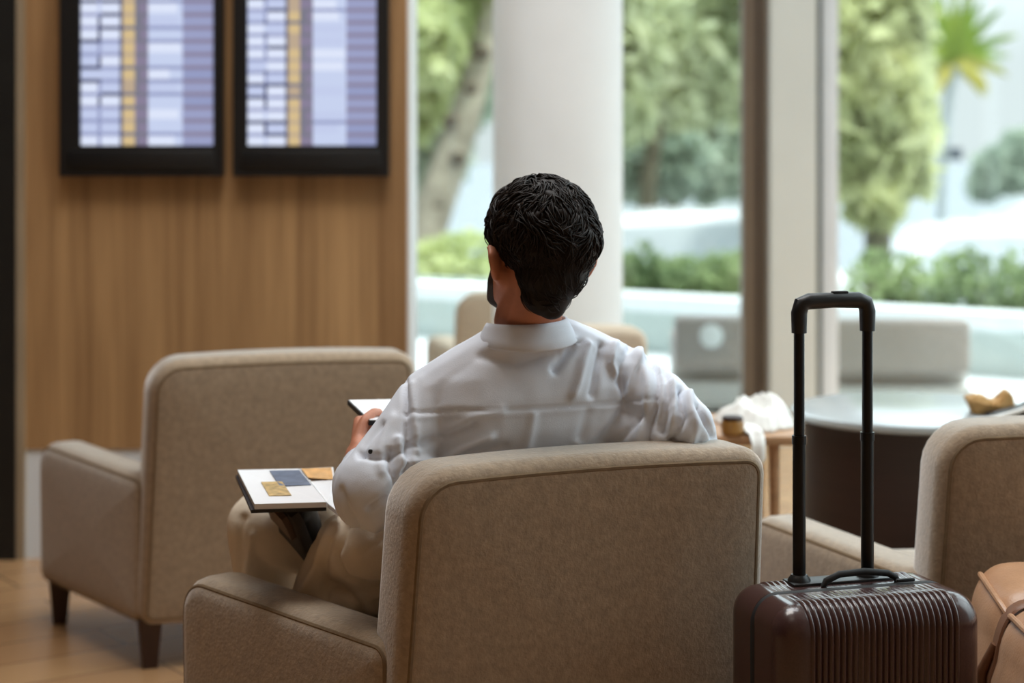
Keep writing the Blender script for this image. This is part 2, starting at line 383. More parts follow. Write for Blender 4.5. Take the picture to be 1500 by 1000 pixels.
# round white column
CY = 7.0
struct('column_2', MB().lathe([(0.2375, 0.0), (0.2375, RH)], (P(817, 200, CY).x, CY, 0), 64), M['white'], smooth=True)

# ------------------------------------------------------------------ outside
struct('terrace_floor', MB().box((1, 11.1, -0.06), (16, 4.9, 0.1)), M['stone'])
struct('ground', MB().box((0, 90, -1.1), (240, 155, 0.2)), M['asphalt'])
# planter wall running across behind the terrace
pa, pb = Vector((-3.2, 14.8)), Vector((4.6, 9.7))
pd = (pb-pa).normalized(); pnrm = Vector((-pd.y, pd.x)); rz = math.atan2(pd.y, pd.x); pm = (pa+pb)/2; PL = (pb-pa).length
plr = empty('planter_wall', (pm.x+pnrm.x*0.5, pm.y+pnrm.y*0.5, -1.0), rz); tag(plr, kind='structure')
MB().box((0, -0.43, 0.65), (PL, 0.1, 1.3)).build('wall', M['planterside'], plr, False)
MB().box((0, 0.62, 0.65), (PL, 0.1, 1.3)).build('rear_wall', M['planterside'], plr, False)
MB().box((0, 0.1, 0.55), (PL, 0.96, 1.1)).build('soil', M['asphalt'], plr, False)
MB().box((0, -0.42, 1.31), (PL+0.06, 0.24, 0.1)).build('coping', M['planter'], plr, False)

def leaves(blobs, n, size, rng, droop=0.0):
    """n small leaf blades spread through the blobs (centre, radii), thicker towards each blob's skin."""
    vol = np.array([b[1][0]*b[1][1]*b[1][2] for b in blobs])**(2/3); vol = vol/vol.sum()
    idx = rng.choice(len(blobs), n, p=vol)
    d = rng.normal(size=(n, 3)); d /= np.linalg.norm(d, axis=1)[:, None]
    rr = rng.uniform(0.45, 1.0, n)**0.6
    cen = np.array([b[0] for b in blobs])[idx]; rad = np.array([b[1] for b in blobs])[idx]
    p = cen+d*rad*rr[:, None]
    a = rng.normal(size=(n, 3)); a[:, 2] -= droop; a /= np.linalg.norm(a, axis=1)[:, None]
    b = np.cross(a, rng.normal(size=(n, 3))); b /= np.linalg.norm(b, axis=1)[:, None]
    s = size*rng.uniform(0.6, 1.3, n)[:, None]
    nn = np.cross(a, b)
    v = np.stack([p-a*s*0.5, p+b*s*0.22+nn*s*0.06, p+a*s*0.5, p-b*s*0.22+nn*s*0.06], 1).reshape(-1, 3)
    me = bpy.data.meshes.new('leaves')
    q = np.arange(4*n).reshape(n, 4)
    f = np.concatenate([q[:, [0, 1, 2]], q[:, [0, 2, 3]]])
    me.from_pydata(v.tolist(), [], f.tolist()); me.update(); return me
def tree(label, base, trunk, rads, blobs, n, size, leaf, seed, droop=0.0, group=None, bark=None, name='garden_tree', cat='tree'):
    rng = np.random.default_rng(seed)
    root = empty(name, base, 0, label, cat, group); B = Vector(base)
    if trunk:
        MB().tube([Vector(p)-B for p in trunk], rads, 12).build('trunk', bark or M['bark'], root)
    me = leaves([(tuple(Vector(c)-B), r) for c, r in blobs], n, size, rng, droop)
    link('crown', me, leaf, root, smooth=False)
    return root
def pb_(x, y, Y, rx, ry, rd=None):           # foliage clump seen at a pixel, radii in px
    k = Y/FPX
    return (tuple(P(x, y, Y)), (rx*k, (rd or (rx+ry)/2)*k, ry*k))
def ground_at(x, Y): return (P(x, 0, Y).x, Y, -1.0)

# leaning pale trunk left of the round column
Yt = 18.8
t1 = [Vector(ground_at(596, Yt)), P(622, 345, Yt), P(650, 262, Yt), P(678, 180, Yt), P(700, 100, Yt), P(716, 30, Yt), P(722, -60, Yt)]
lt = tree('leaning pale-barked tree with dark knots, left of the round white column', ground_at(596, Yt), t1, [0.22, 0.21, 0.187, 0.165, 0.145, 0.13, 0.11],
     [pb_(620, 60, Yt-0.4, 60, 66), pb_(655, 20, Yt, 62, 50), pb_(600, 150, Yt+0.6, 60, 60), pb_(640, 110, Yt+0.8, 50, 60), pb_(690, -60, Yt, 80, 70), pb_(560, 40, Yt, 60, 90)], 1500, 0.34, M['leaf_lime'], 3)
for x, y, s in ((704, 78, 0.10), (660, 178, 0.09), (668, 232, 0.10), (690, 130, 0.08), (640, 300, 0.09)):
    p = P(x, y, Yt-0.12)-Vector(ground_at(596, Yt))
    MB().ellipsoid(p, (s, 0.08, s*0.8)).build('knot', M['knot'], lt)
tree('shady blue-green tree filling the gap behind the leaning trunk', ground_at(560, 21), [Vector(ground_at(560, 21)), P(600, 240, 21)], [0.16, 0.12],
     [pb_(630, 210, 21, 60, 90), pb_(590, 250, 21, 60, 90), pb_(670, 120, 21, 60, 80)], 1300, 0.36, M['leaf_blue'], 4)
tree('bright lime shrub low behind the terrace wall, left of the seated man', ground_at(655, 15.6), None, None,
     [pb_(640, 385, 15.0, 45, 42), pb_(690, 375, 15.0, 50, 40), pb_(618, 392, 15.2, 28, 34), pb_(665, 400, 14.8, 60, 30), pb_(650, 470, 15.2, 70, 60)], 1300, 0.13, M['leaf_lime'], 5, name='shrub', cat='shrub')
# trees between the column and the bronze frame
tree('broad light green tree seen between round column and bronze window frame', ground_at(960, 18), [Vector(ground_at(940, 18)), P(950, 260, 18), P(985, 60, 18)], [0.09, 0.08, 0.06],
     [pb_(940, 80, 17.8, 62, 70), pb_(1010, 50, 18, 80, 64), pb_(1070, 90, 18.2, 56, 90), pb_(925, 150, 17.7, 36, 60), pb_(1000, 130, 18.1, 60, 60), pb_(880, 10, 18, 90, 80), pb_(1090, 0, 18, 60, 60)], 2000, 0.38, M['leaf_mid'], 7, 0.8, bark=M['darkbark'])
tree('dark blue-green bushy tree below the light green crown', ground_at(985, 19.6), [Vector(ground_at(985, 19.6)), P(985, 240, 19.6)], [0.1, 0.08],
     [pb_(985, 235, 19.4, 62, 54), pb_(940, 258, 19.5, 50, 40), pb_(1040, 252, 19.7, 44, 44), pb_(1000, 180, 19.8, 52, 44), pb_(1072, 225, 19.8, 36, 70), pb_(930, 215, 19.8, 34, 60)], 1900, 0.30, M['leaf_blue'], 8, bark=M['darkbark'])
# trees in the right-hand window
tree('drooping yellow-green tree directly right of the pale window post', ground_at(1285, 15.0), [Vector(ground_at(1285, 15.0)), P(1286, 260, 15.0), P(1280, 60, 15.0)], [0.12, 0.1, 0.07],
     [pb_(1262, 40, 15.0, 60, 66), pb_(1300, 120, 15.0, 66, 70), pb_(1250, 170, 15.0, 40, 80), pb_(1318, 190, 15.0, 52, 66), pb_(1282, 245, 15.1, 62, 56), pb_(1262, 290, 15.0, 36, 34), pb_(1200, 80, 15.1, 60, 120), pb_(1300, -10, 15.0, 50, 40), pb_(1340, 60, 15.1, 26, 50), pb_(1345, 240, 15.1, 20, 50), pb_(1290, 300, 14.9, 40, 34), pb_(1325, 20, 15.0, 40, 40)], 1900, 0.30, M['leaf_yellow'], 9, 1.2, bark=M['darkbark'])
tree('small rounded grey-green tree at right edge beyond the parked cars', ground_at(1475, 26), [Vector(ground_at(1475, 26)), P(1475, 280, 26)], [0.1, 0.08],
     [pb_(1470, 252, 26, 46, 44), pb_(1500, 235, 26, 40, 50), pb_(1440, 272, 26, 26, 26)], 1100, 0.24, M['leaf_blue'], 10)
# slender palm
Yp = 21.2
palm = empty('palm_tree', ground_at(1378, Yp), 0, 'slender palm with spiky fronds above the parked cars', 'palm tree'); PB = Vector(ground_at(1378, Yp))
MB().tube([Vector((0, 0, 0)), P(1379, 330, Yp)-PB, P(1383, 220, Yp)-PB, P(1392, 130, Yp)-PB, P(1396, 98, Yp)-PB], [0.075, 0.06, 0.055, 0.06, 0.085], 12).build('trunk', M['greytrunk'], palm)
pc = P(1396, 92, Yp)-PB
rg = random.Random(4)
ends = [(1398, -20, 0), (1425, -10, 0), (1362, -8, 0), (1378, -22, .2), (1412, -18, -.3), (1468, 12, 0), (1330, 22, .2), (1490, 52, 0), (1312, 50, -.2), (1492, 80, .4), (1318, 92, 0), (1470, 112, -.2),
        (1345, 128, 0), (1455, 140, .2), (1358, 150, -.3), (1440, 142, 0), (1350, 135, .5), (1432, 132, -.5), (1480, 100, .3), (1335, 70, .4), (1450, -2, .3), (1345, 0, -.4)]
for k, (x, y, dy) in enumerate(ends):
    e = P(x, y, Yp)-PB+Vector((0, dy, 0)); mid = pc.lerp(e, 0.5)+Vector((0, dy*0.3, 0.10)); vs = []; fs = []
    side = (e-pc).cross(Vector((0.2, -1, 0.25))).normalized(); N = 8
    for i in range(N+1):
        t = i/N; c = (1-t)**2*pc+2*t*(1-t)*mid+t*t*e; wd = 0.085*(1-t)**0.6*(0.5+min(t*3, 1)*0.5)+0.004
        vs += [c+side*wd, c+Vector((0, -0.012, -0.015)), c-side*wd, c+Vector((0, 0.012, 0.012))]
    for i in range(N):
        for j in range(4): fs.append((4*i+j, 4*i+(j+1) % 4, 4*i+4+(j+1) % 4, 4*i+4+j))
    MB().add(vs, fs).build('frond', M['frond_dry'] if y > 108 else M['frond'], palm)
fl = empty('floodlight', P(1396, 232, Yp-0.19), 0, 'small dark floodlight on a pale box strapped to the palm trunk', 'lamp')
MB().box((0.02, -0.02, 0.05), (0.13, 0.12, 0.13)).build('lamp_head', M['pot'], fl, False)
MB().box((-0.10, 0.06, 0.05), (0.12, 0.13, 0.09)).build('bracket', M['greytrunk'], fl, False)
# hedge along the planter
def on_planter(t, z): q = pa.lerp(pb, t)+pnrm*0.5; return Vector((q.x, q.y, z))
rng = np.random.default_rng(12)
for k, (t0, t1_, lab) in enumerate(((0.45, 0.60, 'green hedge in the planter between round column and bronze frame'), (0.665, 0.985, 'green hedge in the planter right of the pale window post'))):
    blobs = []
    for i in range(17):
        t = t0+(t1_-t0)*i/16; q = on_planter(t, (0.355, 0.44)[k]+rng.uniform(-.03, .05)); blobs.append((tuple(q), (0.22, 0.28, 0.20+rng.uniform(0, .07))))
    b0 = on_planter((t0+t1_)/2, 0.3)
    root = empty('hedge', b0, 0, lab, 'hedge')
    link('foliage', leaves([(tuple(Vector(c)-b0), r) for c, r in blobs], 2600, 0.11, rng, -0.3), M['leaf_hedge'], root, smooth=False)

# parked cars on the lower ground
def car(x, Y, rz, label, roof=1.45, nm='car', k=1.0):
    g = ground_at(x, Y); root = empty(nm, g, rz, label, 'car', None); root.scale.x = k
    side = [(-2.15, 0.35), (-2.2, 0.62), (-2.1, 0.86), (-1.2, 0.96), (-0.55, roof-0.06), (-0.1, roof), (0.9, roof), (1.45, roof-0.1), (2.0, 1.0), (2.15, 0.9), (2.2, 0.5), (2.12, 0.35)]
    o = round_outline([Vector(p) for p in reversed(side)], [0.06]*len(side), 3)
    def f(u, v, t):
        taper = max(0.0, (v-0.9)/(roof-0.9))*0.2
        yy = (t-0.86)*(1-taper*1.0/0.86*0.86); return Vector((u, yy, v))
    MB().rings(pad(o, 1.72, 0.08, f)).build('car_body', M['carwhite'], root)
    for s in (-1, 1):
        q = [(-0.95, 0.98), (-0.5, roof-0.11), (0.85, roof-0.07), (1.35, roof-0.16), (1.75, 1.0)]
        oo = round_outline([Vector(p) for p in reversed(q)], [0.03]*5, 2)
        def g2(u, v, t, s=s): return Vector((u, s*((0.86-max(0.0, (v-0.9)/(roof-0.9))*0.172)+0.004-t), v))
        MB().rings(pad(oo, 0.03, 0.005, g2)).build('side_window', M['carglass'], root)
        for xx in (-1.35, 1.35):
            ww = MB().tube([(xx, s*0.66, 0.33), (xx, s*0.70, 0.33), (xx, s*0.86, 0.33), (xx, s*0.89, 0.33)], [0.26, 0.33, 0.33, 0.26], 20).build('wheel', M['rubber'], root)
    mbw = MB().add([(-1.16, -0.66, 0.985), (-1.16, 0.66, 0.985), (-0.6, 0.58, roof-0.06), (-0.6, -0.58, roof-0.06), (-1.19, -0.66, 0.99), (-1.19, 0.66, 0.99), (-0.63, 0.58, roof-0.05), (-0.63, -0.58, roof-0.05)],
                   [(0, 1, 2, 3), (4, 5, 6, 7), (0, 1, 5, 4), (1, 2, 6, 5), (2, 3, 7, 6), (3, 0, 4, 7)])
    mbw.build('windscreen', M['carglass'], root, False)
    return root
car(968, 16.5, R(0), 'white parked car seen between round column and bronze window frame', 1.73, k=0.80)
car(1440, 19.4, R(-2), 'white parked car low behind the hedge in the right-hand window', 1.50)
car(1560, 25.0, R(8), 'white parked car with dark glass at right edge, farthest away', 1.62)

# low outdoor lounge chairs on the terrace
def outdoor(x0, x1, Y, label, patch=None, split=False):
    a, b = P(x0, 0, Y).x, P(x1, 0, Y).x; cx, wd = (a+b)/2, b-a
    root = empty('outdoor_lounge_chair', (cx, Y, 0), R(-3), label, 'outdoor chair', None)
    link('backrest', rbox((wd*0.97, 0.14, 0.26), 0.03, 3, (0, 0.0, 0.345)), M['greychair'], root, angle=40)
    link('seat_cushion', rbox((wd, 0.5, 0.12), 0.04, 3, (0, 0.30, 0.20)), M['greyseat'], root, angle=40)
    link('seat_base', rbox((wd, 0.62, 0.13), 0.02, 2, (0, 0.26, 0.085)), M['greyseat'], root, angle=40)
    for sx in (-1, 1): link('side_frame', rbox((0.04, 0.6, 0.1), 0.012, 2, (sx*(wd/2-0.03), 0.28, 0.30)), M['greychair'], root, angle=40)
    for sx in (-1, 1):
        for yy in (0.0, 0.52): link('leg', rbox((0.04, 0.04, 0.03), 0.005, 1, (sx*(wd/2-0.06), yy, 0.015)), M['rubber'], root, angle=40)
    if patch:
        c = Vector(((patch[0]-750)*Y/FPX-cx, -0.078, CH-(patch[1]-HY)*Y/FPX))
        MB().tube([c+Vector((0, 0.012, 0)), c+Vector((0, -0.004, 0)), c+Vector((0, -0.012, 0))], [0.058, 0.058, 0.04], 28).build('round_patch', M['white'], root)['label'] = 'pale round patch'
    return root
outdoor(985, 1180, 9.5, 'grey outdoor lounge chair with pale round patch, behind bronze frame', (1041, 490))
outdoor(1212, 1421, 9.35, 'grey outdoor lounge chair in right-hand window, with plain backrest')

# ------------------------------------------------------------------ armchairs
CW = 0.735
def chair_part_meshes(fab, pipe, leg, label, cat='armchair', group=None, name='armchair', splay=R(20), arm_len=0.65, W=CW, H=0.798):
    root = empty(name, (0, 0, 0), 0, label, cat, group)
    hb = W/2
    lean = lambda z: (H-z)*0.12
    o = resample(round_outline([Vector((-hb, 0.11)), Vector((hb, 0.11)), Vector((hb-0.022, H)), Vector((-hb+0.022, H))], [0.04, 0.04, 0.05, 0.085]), 0.05)
    def f(u, v, t):
        z = v + (0.012*(1-(u/hb)**2) if v > H-0.12 else 0)*max(0, (v-H+0.12)/0.12)
        return Vector((u, lean(v)+t-0.02*(u/hb)**2*0+0.0, z))
    bk = MB().rings(pad(o, 0.15, 0.035, f, (0.010, 0.015))).build('backrest', fab, root, angle=None)
    pip = [f(*p, 0.006) for p in inset2(o, 0.024)]
    MB().tube(pip, 0.0055, 8, True).build('piping', pipe, bk)
    Mf = lambda s: Matrix.Translation((s*(hb-0.004), 0.085, 0)) @ Matrix.Rotation(-s*splay, 4, 'Z')
    oa = resample(round_outline([Vector((0.0, 0.11)), Vector((arm_len, 0.11)), Vector((arm_len+0.01, 0.51)), Vector((0.0, 0.495))], [0.042, 0.042, 0.078, 0.042]), 0.06)
    for s in (-1, 1):
        Ms = Mf(s)
        def fa(u, v, t, Ms=Ms, s=s): return Ms @ Vector((-s*t, u, v))
        ar = MB().rings(pad(oa, 0.125, 0.038, fa, (0.006, 0.006))).build('armrest', fab, root, angle=None)
        edge = [p for p in inset2(oa, 0.016)]
        MB().tube([fa(*p, 0.012) for p in edge], 0.0055, 8, True).build('piping', pipe, ar)
    # seat: trapezoid between the arms
    def quad(y0, y1, inset):
        k = math.tan(splay); w0, w1 = hb-0.135+k*(y0-0.1)-inset, hb-0.135+k*(y1-0.1)-inset
        return [Vector((-w0, y0)), Vector((w0, y0)), Vector((w1, y1)), Vector((-w1, y1))]
    oc = resample(round_outline(quad(0.20, 0.70, 0.002), [0.04]*4), 0.06)
    MB().rings(pad(oc, 0.15, 0.04, lambda u, v, t: Vector((u, v, 0.275+t)), (0, 0.02))).build('seat_cushion', fab, root, angle=None)
    of = resample(round_outline(quad(0.19, 0.69, -0.01), [0.02]*4), 0.1)
    MB().rings(pad(of, 0.15, 0.015, lambda u, v, t: Vector((u, v, 0.122+t)))).build('seat_frame', fab, root, angle=None)
    for s in (-1, 1):
        for yy in (0.03, arm_len-0.06):
            c = Mf(s) @ Vector((-s*0.042, yy, 0)); rings = []
            for z, h in ((0, 0.019), (0.13, 0.030)): rings.append([c+Vector((a*h, b*h, z)) for a, b in ((-1, -1), (1, -1), (1, 1), (-1, 1))])
            MB().rings(rings).build('leg', leg, root, False)
    return root
YAW = 22.5
front = chair_part_meshes(M['fabric'], M['piping'], M['darkleg'], 'beige fabric armchair in which the man in the white shirt sits', group='beige fabric armchairs')
FO = Vector((0.152, 3.335, 0)); front.location = FO; front.rotation_euler.z = R(YAW)
left = copy_tree(front); left.location = (-0.577, 4.90, 0); left.rotation_euler.z = R(17)
left['label'] = 'empty beige fabric armchair facing the timber wall under the flight displays'
right = copy_tree(front); right.location = (1.175, 3.72, 0); right.rotation_euler.z = R(5)
right['label'] = 'beige fabric armchair behind the suitcase and tan leather bag, cut by the picture edge'
# two smaller pale chairs by the column
small = chair_part_meshes(M['palefabric'], M['palefabric'], M['darkleg'], 'pale beige low-backed chair in front of the round white column, behind the man', W=0.56, H=0.725, arm_len=0.5, name='lounge_chair', cat='lounge chair', group='pale chairs by the column')
small.location = (P(838, 0, 6.3).x, 6.3, 0); small.rotation_euler.z = R(8)
small2 = copy_tree(small); small2.location = (P(772, 0, 7.72).x-0.035, 7.72, 0); small2.rotation_euler.z = R(-4); 
small2['label'] = 'pale beige chair mostly hidden behind the round white column, left of the man'

# ------------------------------------------------------------------ flight displays on the timber wall
scr = {k: emit('screen_'+k, lin(*c), 1.0) for k, c in dict(white=(212, 220, 240), pale=(186, 196, 226), blue=(190, 201, 229), dim=(114, 114, 128), orange=(204, 180, 134), tan=(180, 160, 136), lav=(146, 152, 188), mauve=(128, 120, 144), navy=(66, 70, 104), gap=(140, 148, 186)).items()}
SK = list(scr); SM = [scr[k] for k in SK]
def display(x0, x1, sx0, sx1, ysb, ybb, label, seed, rowp):
    rg = random.Random(seed); k = WY/FPX
    a, b = P(x0, ybb, WY), P(x1, ybb, WY); top = 2.32
    root = empty('flight_display', ((a.x+b.x)/2, WY-0.03, a.z), 0, label, 'information display', 'flight displays on the timber wall')
    O = Vector(root.location)
    wd, ht = b.x-a.x, top-a.z
    s0, s1, zb, zt = P(sx0, ysb, WY-0.06).x-O.x, P(sx1, ysb, WY-0.06).x-O.x, P(0, ysb, WY-0.06).z-O.z, ht-0.05
    mb = MB(); D = 0.055                     # bezel ring with a recessed face
    for (u0, u1, v0, v1) in ((-wd/2, s0, 0, ht), (s1, wd/2, 0, ht), (s0, s1, 0, zb), (s0, s1, zt, ht)):
        mb.box(((u0+u1)/2, 0, (v0+v1)/2), (u1-u0, D, v1-v0))
    mb.box((0, 0.012, ht/2), (wd-0.01, 0.03, ht-0.01))
    mb.build('bezel', M['black'], root, False)
    link('chin', rbox((wd*0.9, 0.012, 0.06), 0.004, 2, (0, -0.028, 0.055)), M['black'], root, angle=40)
    cols = [(0.0, 0.125, 'white'), (0.125, 0.15, 'pale'), (0.15, 0.29, 'white'), (0.29, 0.315, 'navy'), (0.315, 0.405, 'orange'), (0.405, 0.505, 'dim'), (0.505, 0.765, 'blue'), (0.765, 1.0, 'lav')]
    mbs = MB(); n = int((zt-zb)/rowp)+1
    for r in range(n):
        z0 = zb+r*rowp; z1 = min(z0+rowp, zt); zm = z0+(z1-z0)*0.72
        if z1-z0 < 0.005: continue
        for c0, c1, kind in cols:
            u0, u1 = s0+(s1-s0)*c0, s0+(s1-s0)*c1
            if kind == 'white': main, gap = rg.choice(['white', 'white', 'pale']), rg.choice(['gap', 'lav', 'navy', 'gap'])
            elif kind == 'pale': main, gap = rg.choice(['pale', 'gap', 'navy']), rg.choice(['gap', 'navy'])
            elif kind == 'orange': main, gap = (rg.choice(['orange', 'orange', 'tan']), rg.choice(['tan', 'dim']))
            elif kind == 'dim': main, gap = rg.choice(['dim', 'dim', 'mauve']), 'dim'
            elif kind == 'blue': main, gap = rg.choice(['white', 'pale', 'blue']), rg.choice(['blue', 'gap'])
            elif kind == 'lav': main, gap = rg.choice(['lav', 'lav', 'gap']), 'mauve'
            else: main, gap = 'dim', 'navy'
            cells = [(u0, u1, main)]
            if kind == 'dim': cells = [(u0, u0+(u1-u0)*rg.uniform(0.2, 0.6), main), (0, 0, 'mauve')]; cells[1] = (cells[0][1], u1, 'mauve')
            if kind == 'blue': m_ = u0+(u1-u0)*rg.uniform(0.6, 0.98); cells = [(u0, m_, main), (m_, u1, 'blue')]
            for q0, q1, kk in cells: mbs.add([(q0, -0.012, z0), (q1, -0.012, z0), (q1, -0.012, zm), (q0, -0.012, zm)], [(0, 1, 2, 3)], SK.index(kk))
            mbs.add([(u0, -0.012, zm), (u1, -0.012, zm), (u1, -0.012, z1), (u0, -0.012, z1)], [(0, 1, 2, 3)], SK.index(gap))
    mbs.build('screen', SM, root, False)
    return root
display(93, 330, 117, 312, 213, 258, 'left black-framed flight board showing rows of departures on timber wall', 1, 0.0426)
display(345, 571, 362, 551, 213, 258, 'right black-framed flight board, nearer the window edge of the timber wall', 2, 0.0400)

# ------------------------------------------------------------------ tables beyond
tc = Vector((1.075, 5.1, 0))
drum = empty('drum_table', tc, 0, 'dark brown drum table with glossy white round top behind the suitcase handle', 'table')
MB().lathe([(0.285, 0.0), (0.295, 0.01), (0.295, 0.612), (0.285, 0.616)], (0, 0, 0), 80).build('drum_body', M['drum'], drum)
MB().lathe([(0.315, 0.616), (0.328, 0.621), (0.33, 0.630), (0.326, 0.638), (0.313, 0.642)], (0, 0, 0), 64).build('tabletop', M['tabletop'], drum)
tx0, tx1 = P(1000, 0, 5.0).x, P(1162, 0, 5.0).x
oak = empty('side_table', ((tx0+tx1)/2, 4.98, 0), 0, 'light oak side table carrying white cloth, between man and drum table', 'table')
link('tabletop', rbox((tx1-tx0, 0.40, 0.024), 0.006, 2, (0, 0, 0.604)), M['oak'], oak, angle=40)
for sx in (-1, 1):
    for sy in (-1, 1):
        MB().tube([(sx*((tx1-tx0)/2-0.07), sy*0.16, 0), (sx*((tx1-tx0)/2-0.075), sy*0.16, 0.597)], [0.009, 0.014], 12).build('leg', M['oak'], oak)
# white cloth dropped on it in a heap
cb_ = Vector((P(1106, 0, 4.98).x, 4.985, 0.617)); top = []; bot = []; NA, NR = 120, 34
for i in range(NR+1):
    r = i/NR
    for k in range(NA):
        a = 2*PI*k/NA; irr = 1+0.20*noise.noise(Vector((math.cos(a)*1.6, math.sin(a)*1.6, 7)))+0.08*noise.noise(Vector((math.cos(a)*5, math.sin(a)*5, 2)))
        x, y = 0.098*r*math.cos(a)*irr, 0.15*r*math.sin(a)*irr
        rd = 1-abs(noise.noise(Vector((x*15+y*6, y*9-x*4, 3.1))))*2.2; rd2 = 1-abs(noise.noise(Vector((x*34-y*10, y*16+x*9, 8.4))))*2
        z = (1-r**4)*(0.030+0.030*rd+0.010*rd2+0.16*x)+0.004*(1-r)
        p = cb_+Vector((x, y, max(z, 0.0)+0.005)); top.append(p); bot.append(Vector((p.x, p.y, cb_.z)))
clb = MB(); fs_ = [(i*NA+k, i*NA+(k+1) % NA, (i+1)*NA+(k+1) % NA, (i+1)*NA+k) for i in range(NR) for k in range(NA)]
clb.add(top, fs_); n_ = len(clb.v); clb.add(bot, [tuple(reversed(f)) for f in fs_])
L_ = NR*NA
clb.f += [(L_+k, L_+(k+1) % NA, n_+L_+(k+1) % NA, n_+L_+k) for k in range(NA)]; clb.mi += [0]*NA
ed_ = [Vector((cb_.x-0.040, 4.87, 0.632)), Vector((cb_.x-0.030, 4.80, 0.630)), Vector((cb_.x-0.022, 4.768, 0.622)), Vector((cb_.x-0.019, 4.758, 0.598)), Vector((cb_.x-0.020, 4.757, 0.565)), Vector((cb_.x-0.022, 4.76, 0.55))]
clb.rings([[p+Vector((0.021*math.cos(2*PI*k/16)*w_, 0.006*math.sin(2*PI*k/16)*(0 if 1 < i < 6 else 1)+(0.006*math.sin(2*PI*k/16) if i > 1 else 0)+0.004*math.cos(6*PI*k/16), 0.006*math.sin(2*PI*k/16))) for k in range(16)] for i, (p, w_) in enumerate(zip(ed_, (1.2, 1.1, 0.9, 0.8, 0.9, 0.6)))])
clm = clb.mesh(); bm_ = bmesh.new(); bm_.from_mesh(clm); bmesh.ops.recalc_face_normals(bm_, faces=bm_.faces); bm_.to_mesh(clm); bm_.free()
cl = link('cloth', clm, M['cloth']); tag(cl, 'crumpled white linen cloth heaped on the light oak side table', 'cloth')
jar_at = P(1073, 652, 4.80); jar_at.z = 0.616
jar = empty('jar', jar_at, 0, 'squat amber jar at front of the oak side table beside the cloth', 'jar')
MB().lathe([(0.022, 0), (0.028, 0.006), (0.029, 0.03), (0.026, 0.038)], (0, 0, 0), 32).build('jar_body', M['amber'], jar)
MB().lathe([(0.027, 0.038), (0.027, 0.046), (0.022, 0.049)], (0, 0, 0), 32).build('jar_lid', M['darkleg'], jar)
# tan crumpled pouch and black bag on the drum table
pc0 = P(1446, 612, 5.0); pc0.z = 0.642
op = [(1411, 590), (1424, 585), (1438, 587), (1450, 594), (1458, 591), (1466, 580), (1473, 577), (1480, 588), (1482, 602), (1470, 614), (1422, 614)]
op = [Vector(((x-1446)*5.0/FPX, (614-y)*5.0/FPX*0.95)) for x, y in reversed(op)]
pmb = MB().rings(pad(resample(round_outline(op, [0.003]*len(op), 3), 0.006), 0.085, 0.012, lambda u, v, t: Vector((u+0.1*t, t-0.04, v)), (0.012, 0.012)))
pouch = sculpt(pmb, 0.003, 5); pouch.update()
for v in pouch.vertices:
    q = v.co*20; v.co += v.normal*(0.0035*(0.5-abs(noise.noise(Vector((q.x+q.z, q.y, q.z*1.4-q.x)))*1.8))); v.co.z = max(v.co.z, 0.0005)
po = link('pouch', pouch, M['pouch']); po.location = pc0; tag(po, 'tan crumpled suede pouch on the white drum table top', 'pouch')
bg = empty('shoulder_bag', (P(1486, 0, 4.88).x, 4.88, 0.642), 0, 'black bag with pale edge lying on drum table, at right picture edge', 'bag')
ob = round_outline([Vector((-0.085, 0.0)), Vector((0.1, 0.0)), Vector((0.1, 0.075)), Vector((0.02, 0.034)), Vector((-0.05, 0.012))], [0.004]*5, 4)
bg.location.x += 0.0
MB().rings(pad(resample(ob, 0.02), 0.11, 0.012, lambda u, v, t: Vector((u, t-0.055, v)), (0.004, 0.004))).build('bag_body', M['black'], bg)
MB().tube([(-0.115, -0.05, 0.006), (-0.06, -0.052, 0.012), (0.0, -0.052, 0.030), (0.05, -0.05, 0.054)], [0.006, 0.007, 0.006, 0.005], 10).build('bag_edge', M['cloth'], bg)['label'] = 'pale piped edge'

